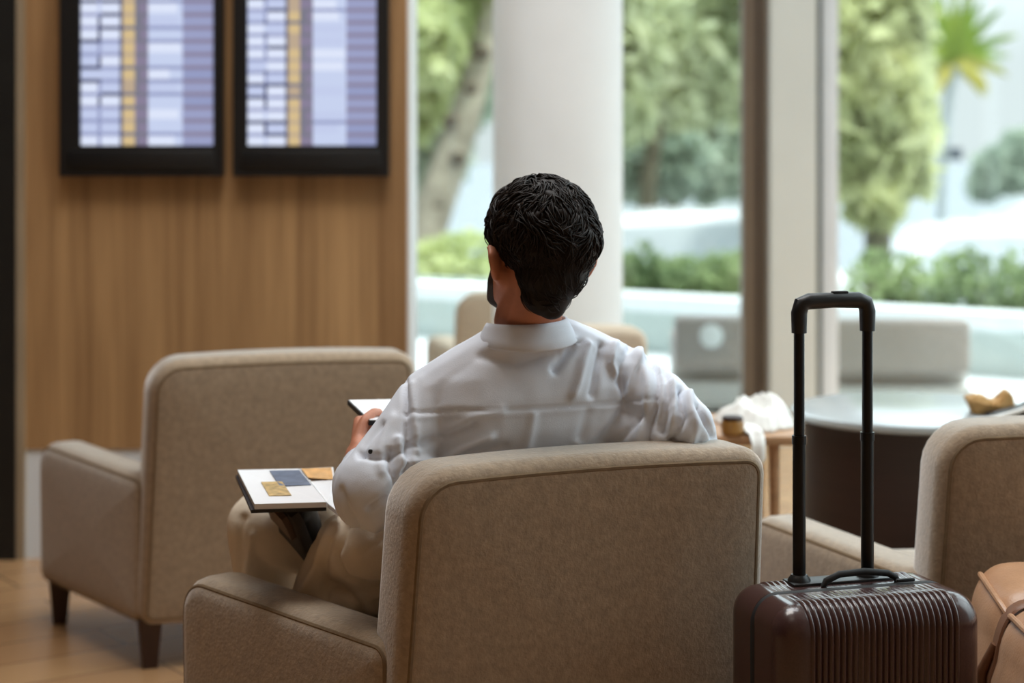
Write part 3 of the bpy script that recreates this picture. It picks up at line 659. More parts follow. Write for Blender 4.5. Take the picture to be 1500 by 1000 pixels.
# ------------------------------------------------------------------ suitcase
SW, SD, SZ0, SZ1 = 0.385, 0.235, 0.045, 0.580
case_loc = P(1251, 0, 3.33); case_loc.z = 0; case_rz = R(17)
case = empty('suitcase', case_loc, case_rz, 'dark brown ribbed hard-shell suitcase with raised black pull handle', 'suitcase')
def half_shell(s):                           # s = -1 front half, +1 rear half (local y)
    gap, rc = 0.006, 0.05; xs = []
    for k in range(9): a = PI/2*k/8; xs.append((-SW/2+0.045*(1-math.cos(a)), 0.045*(1-math.sin(a))))
    n = 260
    mid = [(-SW/2+0.045+(SW-0.09)*k/n, 0.0) for k in range(1, n)]
    xs = xs+mid+[(-x, d) for x, d in reversed(xs)]
    path = [(gap, SZ1)]
    for k in range(9): a = PI/2*k/8; path.append((SD/2-rc+rc*math.sin(a), SZ1-rc+rc*math.cos(a)))
    for k in range(1, 8): path.append((SD/2, SZ1-rc-(SZ1-SZ0-2*rc)*k/8))
    for k in range(9): a = PI/2*k/8; path.append((SD/2-rc+rc*math.cos(a), SZ0+rc-rc*math.sin(a)))
    path.append((gap, SZ0))
    path = [path[0], (SD/2-rc-0.02, SZ1)]+path[1:]
    rings = []
    for x, d in xs:
        ring = []
        amp = 0.0
        if abs(x) < SW/2-0.052:
            ph = (x/(SW-0.104)+0.5)*25; amp = 0.0052*(abs(math.sin(PI*ph))**0.8)-0.002
        for (y, z) in path:
            cy = max(gap, y-d) if y > gap else gap
            zz = z
            zz = SZ1-d if z > SZ1-1e-6 else (SZ0+d if z < SZ0+1e-6 else z)
            cen = Vector((0.03, (SZ0+SZ1)/2)); nrm = Vector((0, 0))
            if y > SD/2-rc-0.001:
                zc = min(max(z, SZ0+rc), SZ1-rc); yc = SD/2-rc
                v = Vector((y-yc, z-zc)); nrm = v.normalized() if v.length > 1e-6 else Vector((1, 0))
                cy = y-nrm.x*d; zz = z-nrm.y*d
                cy += nrm.x*amp*min(1, 1.0); zz += nrm.y*amp
            ring.append(Vector((x, s*cy, zz)))
        rings.append(ring)
    mb = MB(); mb.rings(rings, close=True, cap=True); return mb
half_shell(-1).build('front_shell', M['shell'], case, angle=50)
half_shell(1).build('rear_shell', M['shell'], case, angle=50)
zo = resample(round_outline([Vector((-SW/2-0.001, SZ0)), Vector((SW/2+0.001, SZ0)), Vector((SW/2+0.001, SZ1+0.001)), Vector((-SW/2-0.001, SZ1+0.001))], [0.05]*4, 8), 0.05)
MB().rings(pad(zo, 0.02, 0.004, lambda u, v, t: Vector((u, t-0.010, v)))).build('zipper_band', M['rubber'], case)
hp = [(-0.0785, 0.055), (0.0545, 0.055)]
th = empty('pull_handle', (0, 0, 0)); th.parent = case
ZT = 1.075
for hx, hy in hp:
    p1 = MB(); p1.tube([(hx, hy, SZ1-0.05), (hx, hy, 0.83)], [0.0115, 0.0115], 20); p1.tube([(hx, hy, 0.825), (hx, hy, 0.84)], [0.0128, 0.0128], 20); p1.tube([(hx, hy, 0.83), (hx, hy, ZT-0.02)], [0.0095, 0.0095], 20)
    p1.build('pull_tube', M['blackmetal'], th)
    MB().lathe([(0.022, SZ1-0.004), (0.020, SZ1+0.008), (0.014, SZ1+0.016)], (hx, hy, 0), 24).build('tube_socket', M['black'], th)
grip = MB()
gp = [(x-0.012, .055, z) for x, z in ((-0.0665, ZT-0.055), (-0.0665, ZT-0.02), (-0.062, ZT-0.005), (-0.048, ZT), (0, ZT+0.001), (0.048, ZT), (0.062, ZT-0.005), (0.0665, ZT-0.02), (0.0665, ZT-0.055))]
grip.tube(gp, [0.0135, 0.0145, 0.015, 0.0145, 0.0135, 0.0145, 0.015, 0.0145, 0.0135], 18).build('handle_grip', M['black'], th)
link('release_button', rbox((0.03, 0.012, 0.006), 0.002, 2, (0, 0.055, ZT+0.014)), M['rubber'], th, angle=40)
link('handle_plate', rbox((0.20, 0.05, 0.008), 0.003, 2, (0, 0.055, SZ1+0.001)), M['black'], case, angle=40)
MB().tube([(-0.05, 0.018, SZ1), (-0.045, 0.018, SZ1+0.010), (-0.02, 0.018, SZ1+0.02), (0.03, 0.018, SZ1+0.022), (0.075, 0.018, SZ1+0.016), (0.09, 0.018, SZ1+0.008), (0.095, 0.018, SZ1)], [0.005, 0.006, 0.006, 0.006, 0.006, 0.006, 0.005], 10).build('carry_handle', M['rubber'], case)
link('zip_pull', rbox((0.035, 0.008, 0.006), 0.002, 2, (0.10, 0.0, SZ1+0.006)), M['rubber'], case, angle=40)
for sx in (-1, 1):
    for sy in (-1, 1):
        wmb = MB().tube([(sx*0.14-0.012, sy*0.07, 0.022), (sx*0.14+0.012, sy*0.07, 0.022)], 0.022, 20)
        wmb.box((sx*0.14, sy*0.07, 0.046), (0.034, 0.03, 0.012)); wmb.build('wheel', M['rubber'], case)

# ------------------------------------------------------------------ tan leather bag beside the suitcase
bl = Vector((1.045, 3.23, 0))
bag = empty('leather_bag', bl, R(1), 'soft tan leather duffel bag with piped seams right of the brown suitcase', 'bag')
BW, BL, BH = 0.180, 0.39, 0.545              # half width, half length, height
def bag_ring(y, grow=0.0):
    """rounded-rectangle section across the bag at local y, softer and lower towards its ends"""
    e = min(1.0, (BL-abs(y))/0.05); k = 0.90+0.10*math.sqrt(max(0.0, 1-(1-e)**2))
    sag = -0.02*math.cos(y/BL*PI/2)+0.02*max(0.0, (y-0.2)/0.19)
    pinch = 1-0.055*math.exp(-((y-0.19)/0.022)**2)
    out = []; n = 56
    for j in range(n):
        a = 2*PI*j/n; c, q = math.cos(a), math.sin(a); ex = 0.34
        x = math.copysign(abs(c)**ex, c); z = math.copysign(abs(q)**ex, q)
        belly = 1+0.10*(1-z*z)
        X = x*BW*k*pinch*belly*(0.96 if z > 0.5 else 1)+x*grow; Z = BH/2+z*(BH/2)*(k if z > 0 else 1)*(1 if z < 0 else pinch)+max(z, 0)*(sag+0.05*(-x*0.35)*(z > 0.3))+z*grow
        out.append(Vector((X, y, max(Z, 0.0))))
    return out
ys = [-BL, -BL+0.004, -BL+0.015, -BL+0.03, -BL+0.05]+[-BL+0.05+(2*BL-0.10)*k/40 for k in range(1, 41)]+[BL-0.03, BL-0.015, BL-0.004, BL]
bmb = MB().rings([bag_ring(y) for y in ys]); bb = bmb.build('bag_body', M['tan'], bag, angle=None)
for v in bb.data.vertices:
    v.co += v.normal*0.007*noise.noise(v.co*11); v.co.z = max(v.co.z, 0.0)
def strip(js, grow=0.004): return [bag_ring(y, grow)[js] for y in ys[1:-1]]
MB().tube(strip(21), 0.0055, 8).build('piped_seam', M['tan'], bag)
MB().tube(strip(7), 0.0055, 8).build('piped_seam', M['tan'], bag)
MB().rings([bag_ring(y, g) for y, g in ((0.172, 0.002), (0.176, 0.007), (0.204, 0.007), (0.208, 0.002))], cap=False).build('strap_band', M['tandark'], bag)
MB().tube([bag_ring(0.19, 0.010)[25], bag_ring(0.20, 0.016)[27], bag_ring(0.20, 0.016)[29], bag_ring(0.19, 0.008)[32]], [0.008, 0.011, 0.011, 0.008], 10).build('side_strap', M['tandark'], bag)

# ------------------------------------------------------------------ the seated man
MO = Vector((0.03, 3.575, 0.0))
man = empty('person', MO, 0, 'seated person in white shirt and beige trousers, back turned, holding a tablet', 'person')
def put(name, me, m, parent=None):
    me.transform(Matrix.Translation(-MO)); return link(name, me, m, parent or man)
tyaw = R(20)
RT = Vector((math.cos(tyaw), math.sin(tyaw), 0)); FW = Vector((-math.sin(tyaw), math.cos(tyaw), 0)); UP = Vector((0, 0, 1))
def T(u, v, z): return Vector((MO.x, MO.y, 0))+RT*u+FW*v+UP*z          # torso frame (u to his right, v forward)
hyaw = R(24)
HR = Vector((math.cos(hyaw), math.sin(hyaw), 0)); HF = Vector((-math.sin(hyaw), math.cos(hyaw), 0))
HC = Vector((0.049, 3.52, 1.163))
HM = Matrix((HR, HF, UP)).transposed()
def Hd(u, v, z): return HC+HR*u+HF*v+UP*z
SHL, SHR = P(628, 590, 3.52), P(925, 562, 3.62)
ELL, ELR = P(548, 716, 3.44), P(1008, 620, 3.535)
WRL = P(526, 668, 3.60); WRR = Vector((0.375, 3.80, 0.71))
HIPL, HIPR = Vector((-0.03, 3.66, 0.53)), Vector((0.12, 3.72, 0.53))
KNL, KNR = P(388, 770, 3.92), Vector((-0.10, 4.10, 0.65))
ANL = P(404, 1130, 3.95); ANL.z = 0.11
ANR = P(462, 772, 3.80)

b = MB()
# head
b.ellipsoid(Hd(0, -0.012, 0.018), (0.080, 0.098, 0.102), HM)
b.ellipsoid(Hd(0, 0.03, -0.05), (0.068, 0.070, 0.072), HM)
b.ellipsoid(Hd(0, 0.055, -0.095), (0.046, 0.042, 0.032), HM)                  # chin and jaw
for s in (-1, 1):
    b.chain([Hd(s*0.070, 0.0, -0.055), Hd(s*0.060, 0.035, -0.088), Hd(s*0.02, 0.082, -0.108)], [0.020, 0.020, 0.017])
    b.ellipsoid(Hd(s*0.045, 0.065, -0.02), (0.024, 0.024, 0.022), HM)         # cheek bones
    b.chain([Hd(s*0.012, 0.088, 0.022), Hd(s*0.052, 0.070, 0.024)], [0.012, 0.010])   # brow
    em = HM @ Matrix.Rotation(s*R(34), 3, 'Z')
    b.ellipsoid(Hd(s*0.090, -0.008, -0.030), (0.010, 0.020, 0.032), em)       # ears
    b.tube([Hd(s*0.082, 0.012, -0.030), Hd(s*0.093, 0.010, -0.004), Hd(s*0.102, -0.008, 0.002), Hd(s*0.107, -0.024, -0.012), Hd(s*0.103, -0.024, -0.034), Hd(s*0.091, -0.012, -0.058)], [0.005, 0.006, 0.006, 0.006, 0.006, 0.007], 8)
b.chain([Hd(0, 0.088, 0.015), Hd(0, 0.112, -0.028), Hd(0, 0.100, -0.036)], [0.010, 0.014, 0.012])  # nose
for s in (-1, 1): b.ellipsoid(Hd(s*0.014, 0.096, -0.034), (0.010, 0.011, 0.009), HM)
b.chain([Hd(-0.024, 0.083, -0.064), Hd(0, 0.095, -0.062), Hd(0.024, 0.083, -0.064)], [0.006, 0.008, 0.006])
b.chain([Hd(-0.02, 0.084, -0.074), Hd(0, 0.093, -0.075), Hd(0.02, 0.084, -0.074)], [0.006, 0.008, 0.006])
# neck and trunk under the clothes
NB = T(0.0, -0.005, 0.95)
b.chain([Hd(-0.010, -0.022, -0.055), T(-0.010, -0.020, 1.02), T(-0.006, -0.002, 0.97), NB], [0.060, 0.062, 0.052, 0.050])
b.chain([NB+FW*0.02, T(0, 0.03, 0.78), T(0, 0.08, 0.60), (HIPL+HIPR)/2], [0.05, 0.09, 0.10, 0.09])
b.chain([NB, SHL], [0.046, 0.042]); b.chain([NB, SHR], [0.046, 0.038])
# arms
b.chain([SHL, ELL, ELL.lerp(WRL, 0.35), WRL], [0.045, 0.040, 0.042, 0.028])
b.chain([SHR, ELR-UP*0.006, ELR.lerp(WRR, 0.35), WRR], [0.040, 0.028, 0.030, 0.026])
# legs
b.chain([HIPL, KNL, KNL.lerp(ANL, 0.35), ANL], [0.075, 0.050, 0.048, 0.034])
b.chain([HIPR, KNR, KNR.lerp(ANR, 0.35), ANR], [0.075, 0.050, 0.046, 0.034])
def hand(W, dirv, palm_n, thumb, curl):
    """wrist, pointing direction, palm normal, thumb side; curl per joint"""
    d = Vector(dirv).normalized(); n = Vector(palm_n); n = (n-d*n.dot(d)).normalized(); s = Vector(thumb); s = (s-d*s.dot(d)-n*s.dot(n)).normalized()
    for k, off in enumerate((0.030, 0.010, -0.010, -0.029)):
        b.chain([W+s*off*0.6, W+d*0.085+s*off], [0.017, 0.012])
        L = (0.044, 0.049, 0.045, 0.035)[k]; p = W+d*0.088+s*off; ang = 0.0; pts = [p]
        for j, fr in enumerate((1.0, 0.62, 0.5)):
            ang += curl[j]; p = p+(d*math.cos(ang)+n*math.sin(ang))*L*fr; pts.append(p)
        b.chain(pts, [0.0092, 0.0085, 0.0078, 0.0068], 10)
    t0 = W+d*0.025+s*0.026
    b.chain([t0, t0+d*0.028+s*0.022+n*0.012, t0+d*0.054+s*0.024+n*0.028, t0+d*0.072+s*0.016+n*0.038], [0.014, 0.011, 0.0095, 0.008], 10)
HL_D = (P(526, 612, 3.72)-WRL).normalized()
hand(WRL, (-0.04, 0.66, 0.22), (0.9, 0.1, 0.05), (0.0, -0.9, 0.3), (1.2, 1.3, 0.8))
hand(WRR, (-0.15, 0.75, -0.55), (-0.2, -0.5, -0.8), (-0.9, 0.1, 0.1), (0.25, 0.4, 0.3))
# feet inside the shoes
SHT = Vector((0.10, 0.76, -0.64)).normalized()          # crossed foot: heel to toe
b.chain([ANR, P(448, 776, 3.82)], [0.030, 0.018])
fdl = Vector((-0.62, 0.78, 0)); b.chain([ANL, ANL+fdl*0.12-UP*0.06], [0.036, 0.028])
body = put('body', sculpt(b, 0.0042, 5), M['skin'])
# eyes and brows
for s in (-1, 1):
    put('eye', MB().ellipsoid(Hd(s*0.031, 0.082, -0.004), (0.012, 0.012, 0.011), HM).mesh(), M['white'])
    put('eyebrow', sculpt(MB().chain([Hd(s*0.014, 0.099, 0.024), Hd(s*0.034, 0.095, 0.030), Hd(s*0.054, 0.080, 0.024)], [0.005, 0.006, 0.004], 8), 0.0025, 2), M['beard'])

# hair: a full cap of dark curls, short at the nape
h = MB(); rgh = random.Random(11)
h.ellipsoid(Hd(0, -0.012, 0.030), (0.094, 0.112, 0.096), HM)
h.ellipsoid(Hd(0.004, -0.048, 0.010), (0.088, 0.082, 0.084), HM)
h.ellipsoid(Hd(-0.002, -0.062, -0.040), (0.068, 0.052, 0.062), HM)
h.ellipsoid(Hd(-0.010, -0.058, -0.080), (0.050, 0.036, 0.044), HM)
h.ellipsoid(Hd(-0.002, -0.062, -0.104), (0.028, 0.022, 0.026), HM)
h.ellipsoid(Hd(0, 0.045, 0.075), (0.075, 0.050, 0.046), HM)
for s in (-1, 1): h.ellipsoid(Hd(s*0.076, 0.012, 0.012), (0.018, 0.022, 0.040), HM)
def hair_surf(d):                            # outer point of the cap in a direction (head frame)
    best = 0
    for c, r in (((0, -0.012, 0.030), (0.094, 0.112, 0.096)), ((0.004, -0.048, 0.010), (0.088, 0.082, 0.084)), ((-0.002, -0.062, -0.040), (0.068, 0.052, 0.062)), ((-0.010, -0.058, -0.080), (0.050, 0.036, 0.044))):
        o = Vector((0-c[0], -0.02-c[1], 0.02-c[2])); 
        A = sum((d[i]/r[i])**2 for i in range(3)); B = 2*sum(o[i]*d[i]/r[i]**2 for i in range(3)); Cc = sum((o[i]/r[i])**2 for i in range(3))-1
        q = B*B-4*A*Cc
        if q > 0: best = max(best, (-B+math.sqrt(q))/(2*A))
    return Vector((0, -0.02, 0.02))+d*best
for k in range(150):                         # soft clumps
    d = Vector((rgh.gauss(0, 1), rgh.gauss(-0.25, 1), rgh.gauss(0.45, 0.8))).normalized()
    if d.y > 0.45 and d.z < 0.35: continue
    if d.z < -0.3: continue
    p = hair_surf(d); r = rgh.uniform(0.012, 0.020)
    if d.z < 0.1: r *= 0.7
    h.ellipsoid(Hd(*(p-d*r*0.62)), (r*1.3, r, r*0.8), Matrix.Rotation(rgh.uniform(0, 3), 3, Vector((rgh.random(), rgh.random(), 1)).normalized()), 10, 6)
hair = put('hair', sculpt(h, 0.004, 2), M['hair'])
lk = MB()
for k in range(2800):                        # fine wavy locks lying over the cap
    d = Vector((rgh.gauss(0, 1), rgh.gauss(-0.35, 1), rgh.gauss(0.15, 0.8))).normalized()
    if d.y > 0.5 and d.z < 0.4: continue
    if d.y > 0.1 and d.z < 0.0: continue
    if d.z < -0.9: continue
    swirl = noise.noise(d*2.2)*2.2
    down = Vector((0, 0, -1))-d*(-d.z); down = down.normalized() if down.length > 0.1 else Vector((0, -1, 0))
    b0 = d.cross(down); tdir = (down*math.cos(swirl)+b0*math.sin(swirl)+Vector((rgh.gauss(0, .2), rgh.gauss(0, .2), rgh.gauss(0, .2)))); tdir = (tdir-d*tdir.dot(d)).normalized(); bdir = d.cross(tdir)
    low = d.z < -0.1
    L = rgh.uniform(0.035, 0.065)*(0.4 if low else 1); pts = []; ph = rgh.uniform(0, 6.28); amp = rgh.uniform(0.001, 0.005)*(0.4 if low else 1)
    lift = rgh.uniform(0.0, 0.0085)*(0.25 if low else 1)
    for i in range(8):
        t = i/7; dd = (d+tdir*(t-0.3)*L/0.1+bdir*math.sin(ph+t*4.0)*amp/0.1).normalized()
        p = hair_surf(dd)+dd*(0.001+lift*math.sin(PI*min(1, t*1.15))); pts.append(Hd(*p))
    r0 = rgh.uniform(0.0007, 0.0021)*(0.6 if low else 1)
    lk.tube(pts, [r0*0.6, r0, r0, r0, r0*0.95, r0*0.85, r0*0.6, r0*0.2], 5)
lo = lk.build('curl_locks', M['hair'], hair, angle=None, shift=MO)
# short beard along the jaw
bd = MB()
for s in (-1, 1): bd.chain([Hd(s*0.078, 0.018, -0.030), Hd(s*0.076, 0.022, -0.062), Hd(s*0.066, 0.046, -0.094), Hd(s*0.024, 0.090, -0.114)], [0.008, 0.016, 0.0175, 0.0165])
bd.chain([Hd(-0.024, 0.090, -0.114), Hd(0.024, 0.090, -0.114)], [0.0165, 0.0165])
bd.chain([Hd(-0.03, 0.090, -0.054), Hd(0, 0.104, -0.052), Hd(0.03, 0.090, -0.054)], [0.005, 0.006, 0.005])
put('beard', sculpt(bd, 0.0035, 3), M['beard'])

# ---- shirt
s = MB()
def tring(u, v, z, ru, rv, tilt=0.0, n=36):
    out = []
    for k in range(n):
        a = 2*PI*k/n; c, q = math.cos(a), math.sin(a); e = 0.8
        uu = math.copysign(abs(c)**e, c)*ru
        out.append(T(u+uu, v+math.copysign(abs(q)**e, q)*rv, z+tilt*uu))
    return out
torso = [(0.0, 0.10, 0.50, 0.165, 0.115, 0), (0, 0.085, 0.58, 0.168, 0.115, 0), (0, 0.055, 0.68, 0.178, 0.118, 0.02), (0, 0.03, 0.76, 0.190, 0.120, 0.04), (-0.002, 0.012, 0.83, 0.203, 0.120, 0.06),
         (-0.004, 0.002, 0.89, 0.207, 0.108, 0.08), (-0.002, -0.002, 0.935, 0.186, 0.090, 0.08), (0.004, -0.006, 0.972, 0.135, 0.072, 0.06), (-0.006, -0.016, 0.990, 0.100, 0.080, 0.0), (-0.010, -0.020, 1.006, 0.074, 0.070, 0.0)]
s.rings([tring(*t) for t in torso])
s.chain([T(-0.05, -0.008, 0.962), SHL+UP*0.006], [0.060, 0.060]); s.chain([T(0.06, -0.008, 0.968), SHR+UP*0.006], [0.062, 0.060])
s.chain([SHL, SHL.lerp(ELL, 0.5), ELL, ELL.lerp(WRL, 0.42)], [0.062, 0.063, 0.072, 0.052], 20)
s.chain([ELL+Vector((-0.012, 0.0, -0.012)), ELL+Vector((-0.02, 0.04, 0.0))], [0.062, 0.060], 20)
s.chain([SHR, SHR.lerp(ELR, 0.5), ELR, ELR.lerp(WRR, 0.8)], [0.062, 0.062, 0.048, 0.044], 20)
s.chain([T(0.13, 0.0, 0.80), P(955, 640, 3.55), P(1000, 638, 3.54)], [0.06, 0.048, 0.036], 18)
# shirt tail hanging at his left hip
s.chain([P(618, 770, 3.53), P(582, 850, 3.52), P(566, 915, 3.52)], [0.05, 0.028, 0.018])
shirt_me = sculpt(s, 0.005, 8)
folds = [  # pixel polylines over the back, height in mm (minus = groove), width in px
    ([(592, 604), (650, 602), (760, 600), (870, 592), (955, 584)], -1.5, 2.2), ([(592, 613), (650, 609), (760, 606), (870, 598), (955, 590)], 0.7, 4),
    ([(588, 555), (594, 610), (597, 660), (598, 700)], -6.0, 5), ([(603, 560), (606, 610), (609, 660)], 3.0, 6),
    ([(948, 505), (962, 545), (964, 600), (952, 655)], -7.0, 6), ([(934, 515), (946, 560), (948, 610), (940, 650)], 4.0, 8),
    ([(846, 505), (832, 525), (815, 542)], -7, 7), ([(858, 508), (850, 540), (838, 575)], 5, 8), ([(880, 505), (875, 530), (862, 575)], -6, 8), ([(900, 505), (898, 530), (905, 545)], 5, 8),
    ([(925, 510), (915, 535), (912, 570)], -5, 8), ([(945, 508), (930, 545), (920, 575)], 4, 7),
    ([(600, 650), (640, 640), (690, 625)], -5, 8), ([(600, 676), (650, 668), (720, 640)], 5, 9), ([(610, 690), (660, 680), (740, 655)], -4, 9), ([(640, 640), (690, 615), (735, 600)], 3, 9),
    ([(905, 570), (880, 620), (850, 650)], 4, 12), ([(945, 610), (915, 640), (900, 655)], -4, 9), ([(780, 610), (770, 650), (760, 680)], 2.5, 10), ([(860, 600), (850, 640)], -2.5, 9), ([(700, 520), (760, 530), (820, 525)], -2, 10),
    ([(975, 545), (985, 590), (975, 630)], -5, 7), ([(1000, 575), (1005, 610), (985, 645)], -8, 7), ([(1012, 580), (1020, 620), (1010, 650)], 5, 8), ([(1024, 598), (1036, 625), (1044, 640)], -6, 5), ([(985, 560), (995, 590), (990, 640)], 5, 8),
    ([(560, 620), (540, 650), (530, 668)], -4, 6), ([(575, 610), (560, 660), (560, 690)], 3, 8), ([(590, 690), (570, 720), (540, 745)], -6, 8), ([(598, 720), (575, 750), (545, 770)], 5, 9), ([(530, 665), (560, 672), (590, 660)], -5, 7),
    ([(500, 720), (508, 750), (525, 772)], -3, 6), ([(585, 640), (588, 680), (580, 705)], 5, 7), ([(573, 660), (572, 690), (585, 712)], -6, 6),
]
seg = []
for pts, h_, w_ in folds:
    for a, c in zip(pts[:-1], pts[1:]): seg.append((a[0], a[1], c[0], c[1], h_*0.001, w_))
def pxy(co): return (750+co.x*FPX/co.y, HY+(CH-co.z)*FPX/co.y)
def apply_folds(me, facing=0.35, base=0.0032):
    me.update(); n = len(me.vertices)
    co = np.empty(n*3); me.vertices.foreach_get('co', co); co = co.reshape(-1, 3)
    nr = np.empty(n*3); me.vertices.foreach_get('normal', nr); nr = nr.reshape(-1, 3)
    px = 750+co[:, 0]*FPX/co[:, 1]; py = HY+(CH-co[:, 2])*FPX/co[:, 1]
    disp = np.zeros(n)
    wx = np.array([noise.noise(Vector((c[0]*13, c[2]*13, c[1]*13+5))) for c in co])*9; wy = np.array([noise.noise(Vector((c[0]*13+9, c[2]*13, c[1]*13)))  for c in co])*9
    px0, py0 = px, py; px, py = px+wx, py+wy
    for pts, h_, w_ in folds:
        if w_ < 4.5 and abs(h_) < 2: px, py = px0, py0
        else: px, py = px0+wx, py0+wy
        dm = np.full(n, 1e9)
        for a, c in zip(pts[:-1], pts[1:]):
            dx, dy = c[0]-a[0], c[1]-a[1]; t = np.clip(((px-a[0])*dx+(py-a[1])*dy)/(dx*dx+dy*dy), 0, 1)
            dm = np.minimum(dm, np.hypot(px-a[0]-t*dx, py-a[1]-t*dy))
        disp += 2.0*h_*0.001*np.exp(-(dm/(w_*(0.75 if w_ > 4.5 else 1)))**2)
    disp *= np.clip((facing-nr[:, 1])/0.5, 0, 1)
    for i in range(n):
        p = Vector(co[i]); disp[i] += base*noise.noise(Vector((p.x*9, p.y*9, p.z*6)))+base*0.45*noise.noise(Vector((p.x*26, p.y*26, p.z*18+4)))
    co += nr*disp[:, None]
    me.vertices.foreach_set('co', co.reshape(-1)); me.update()
apply_folds(shirt_me)
shirt = put('shirt', shirt_me, M['shirt'])
# yoke and armhole seams lie on the shirt
# collar: a folded band standing round the neck
def collar():
    mb = MB(); n = 44; cen = T(-0.012, -0.020, 0)
    rings = []
    prof = [(0.071, 0.975), (0.0705, 1.015), (0.072, 1.023), (0.0765, 1.0245), (0.081, 1.016), (0.090, 0.993), (0.0965, 0.979), (0.0945, 0.975), (0.086, 0.980), (0.074, 0.975)]
    for k in range(n+1):
        a = PI/2+R(14)+(2*PI-R(28))*k/n; c, q = math.cos(a), math.sin(a)
        fr = max(0, q)
        rings.append([cen+RT*c*r+FW*q*(r*1.02)+UP*(z-0.030*fr+0.004*c+0.008*c*c*(1 if q < 0.5 else 0.4)*(1 if z < 1.01 else 0.2)) for r, z in prof])
    mb.rings(rings); return mb
put('collar', collar().mesh(), M['shirt'], shirt)
# rolled cuff with its button tab on the left forearm
ca, cb = ELL.lerp(WRL, 0.36), ELL.lerp(WRL, 0.60)
cf = MB().tube([ca, ca.lerp(cb, 0.3), cb, cb+(cb-ca)*0.03, cb], [0.054, 0.053, 0.047, 0.044, 0.036], 28)
cfm = cf.mesh()
put('cuff', cfm, M['shirt'], shirt)
bt = None
for me_v in (shirt_me, cfm):
    for v in me_v.vertices:
        q = v.co+MO
        if abs(750+q.x*FPX/q.y-537) < 8 and abs(HY+(CH-q.z)*FPX/q.y-655) < 8 and (bt is None or q.y < bt.y): bt = q.copy()
bt = bt or ca
put('cuff_button', MB().ellipsoid(bt, (0.0045, 0.003, 0.0045)).mesh(), M['black'], shirt)['label'] = 'dark cuff button'

# ---- trousers
t = MB()
t.ellipsoid(((HIPL+HIPR)/2)+Vector((0, 0, -0.005)), (0.175, 0.13, 0.115), Matrix.Rotation(tyaw, 3, 'Z'))
t.chain([HIPL, HIPL.lerp(KNL, 0.5), KNL, KNL.lerp(ANL, 0.4), ANL+UP*0.02], [0.100, 0.092, 0.076, 0.066, 0.055], 20)
t.chain([HIPR, HIPR.lerp(KNR, 0.5), KNR, KNR.lerp(ANR, 0.5), ANR.lerp(KNR, 0.1)], [0.100, 0.090, 0.074, 0.064, 0.048], 20)
# loose cloth of the near thigh, falling beside the seat
t.chain([P(610, 800, 3.60), P(545, 800, 3.615), P(515, 800, 3.63)], [0.090, 0.084, 0.070], 20)
t.chain([P(505, 778, 3.64), P(484, 815, 3.65), P(468, 850, 3.66), P(455, 890, 3.68)], [0.036, 0.044, 0.046, 0.044], 18)
t.chain([P(560, 872, 3.60), P(520, 880, 3.62), P(490, 890, 3.64)], [0.040, 0.040, 0.040], 16)
trs = sculpt(t, 0.0065, 9)
folds = [([(508, 770), (492, 815), (505, 850), (540, 866), (585, 852)], -6, 6), ([(492, 768), (466, 820), (438, 872)], 4, 6), ([(482, 800), (474, 840), (476, 880)], -3.5, 6), ([(500, 868), (520, 885), (530, 905)], -5, 6),
         ([(590, 765), (560, 790), (530, 812)], -2.5, 8), ([(575, 745), (560, 770)], 3, 5), ([(552, 762), (545, 785)], -3, 5), ([(540, 878), (570, 872)], 4, 6), ([(360, 760), (350, 800), (352, 860)], -4, 7), ([(372, 790), (362, 830), (368, 870)], 3, 7)]
apply_folds(trs, 0.5, 0.005)
trousers = put('trousers', trs, M['trouser'])

# ---- shoes: (heel, toe direction, sole normal pointing out of the sole)
def shoe(heel, d, n, L=0.27, thick=1.0):
    d = Vector(d).normalized(); n = Vector(n); n = (n-d*n.dot(d)).normalized(); sd = d.cross(n)
    kl = L/0.27
    prof = [(0.0, 0.026), (0.02, 0.034), (0.08, 0.034), (0.14, 0.038), (0.19, 0.046), (0.23, 0.042), (0.255, 0.028), (0.268, 0.010)]; prof = [(a*kl, w_*1.25) for a, w_ in prof]
    root = empty('shoe', heel-MO); root.parent = man
    outl = [(a, w_) for a, w_ in prof]+[(a, -w_) for a, w_ in reversed(prof)]
    r0 = [heel+d*a+sd*w_ for a, w_ in outl]
    k = 1.06
    mb = MB(); cen = heel+d*0.13*kl
    rings = [[cen+(p-cen)*0.5+n*0.004 for p in r0], [cen+(p-cen)*0.97+n*0.004 for p in r0], [cen+(p-cen)*1.05 for p in r0], [cen+(p-cen)*1.05-n*0.018 for p in r0], [cen+(p-cen)*0.6-n*0.018 for p in r0]]
    so = mb.rings(rings).build('sole', M['sole'], root, angle=50, shift=heel)
    hb = [(-0.004, 0.024), (0.02, 0.033), (0.065, 0.034)]
    hr = [heel+d*a+sd*w_ for a, w_ in hb]+[heel+d*a-sd*w_ for a, w_ in reversed(hb)]
    MB().rings([[p+n*0.004 for p in hr], [p+n*0.016 for p in hr]]).build('heel_block', M['heel'], root, angle=50, shift=heel)
    up = MB()
    q = lambda a, hgt, sx=0.0: heel+d*a*kl-n*hgt*thick+sd*sx
    up.chain([q(0.035, 0.045), q(0.12, 0.045), q(0.20, 0.036), q(0.238, 0.032)], [0.040*thick, 0.039*thick, 0.038*thick, 0.026*thick])
    up.chain([q(0.19, 0.036, 0.014), q(0.19, 0.036, -0.014)], [0.030*thick, 0.030*thick]); up.chain([q(0.04, 0.036, 0.010), q(0.04, 0.036, -0.010)], [0.030*thick, 0.030*thick])
    if thick == 1.0: up.chain([q(0.04, 0.05), q(0.055, 0.085)], [0.038, 0.036])
    me = sculpt(up, 0.005, 4); me.transform(Matrix.Translation(-heel)); link('upper', me, M['shoe'], root)
    return root
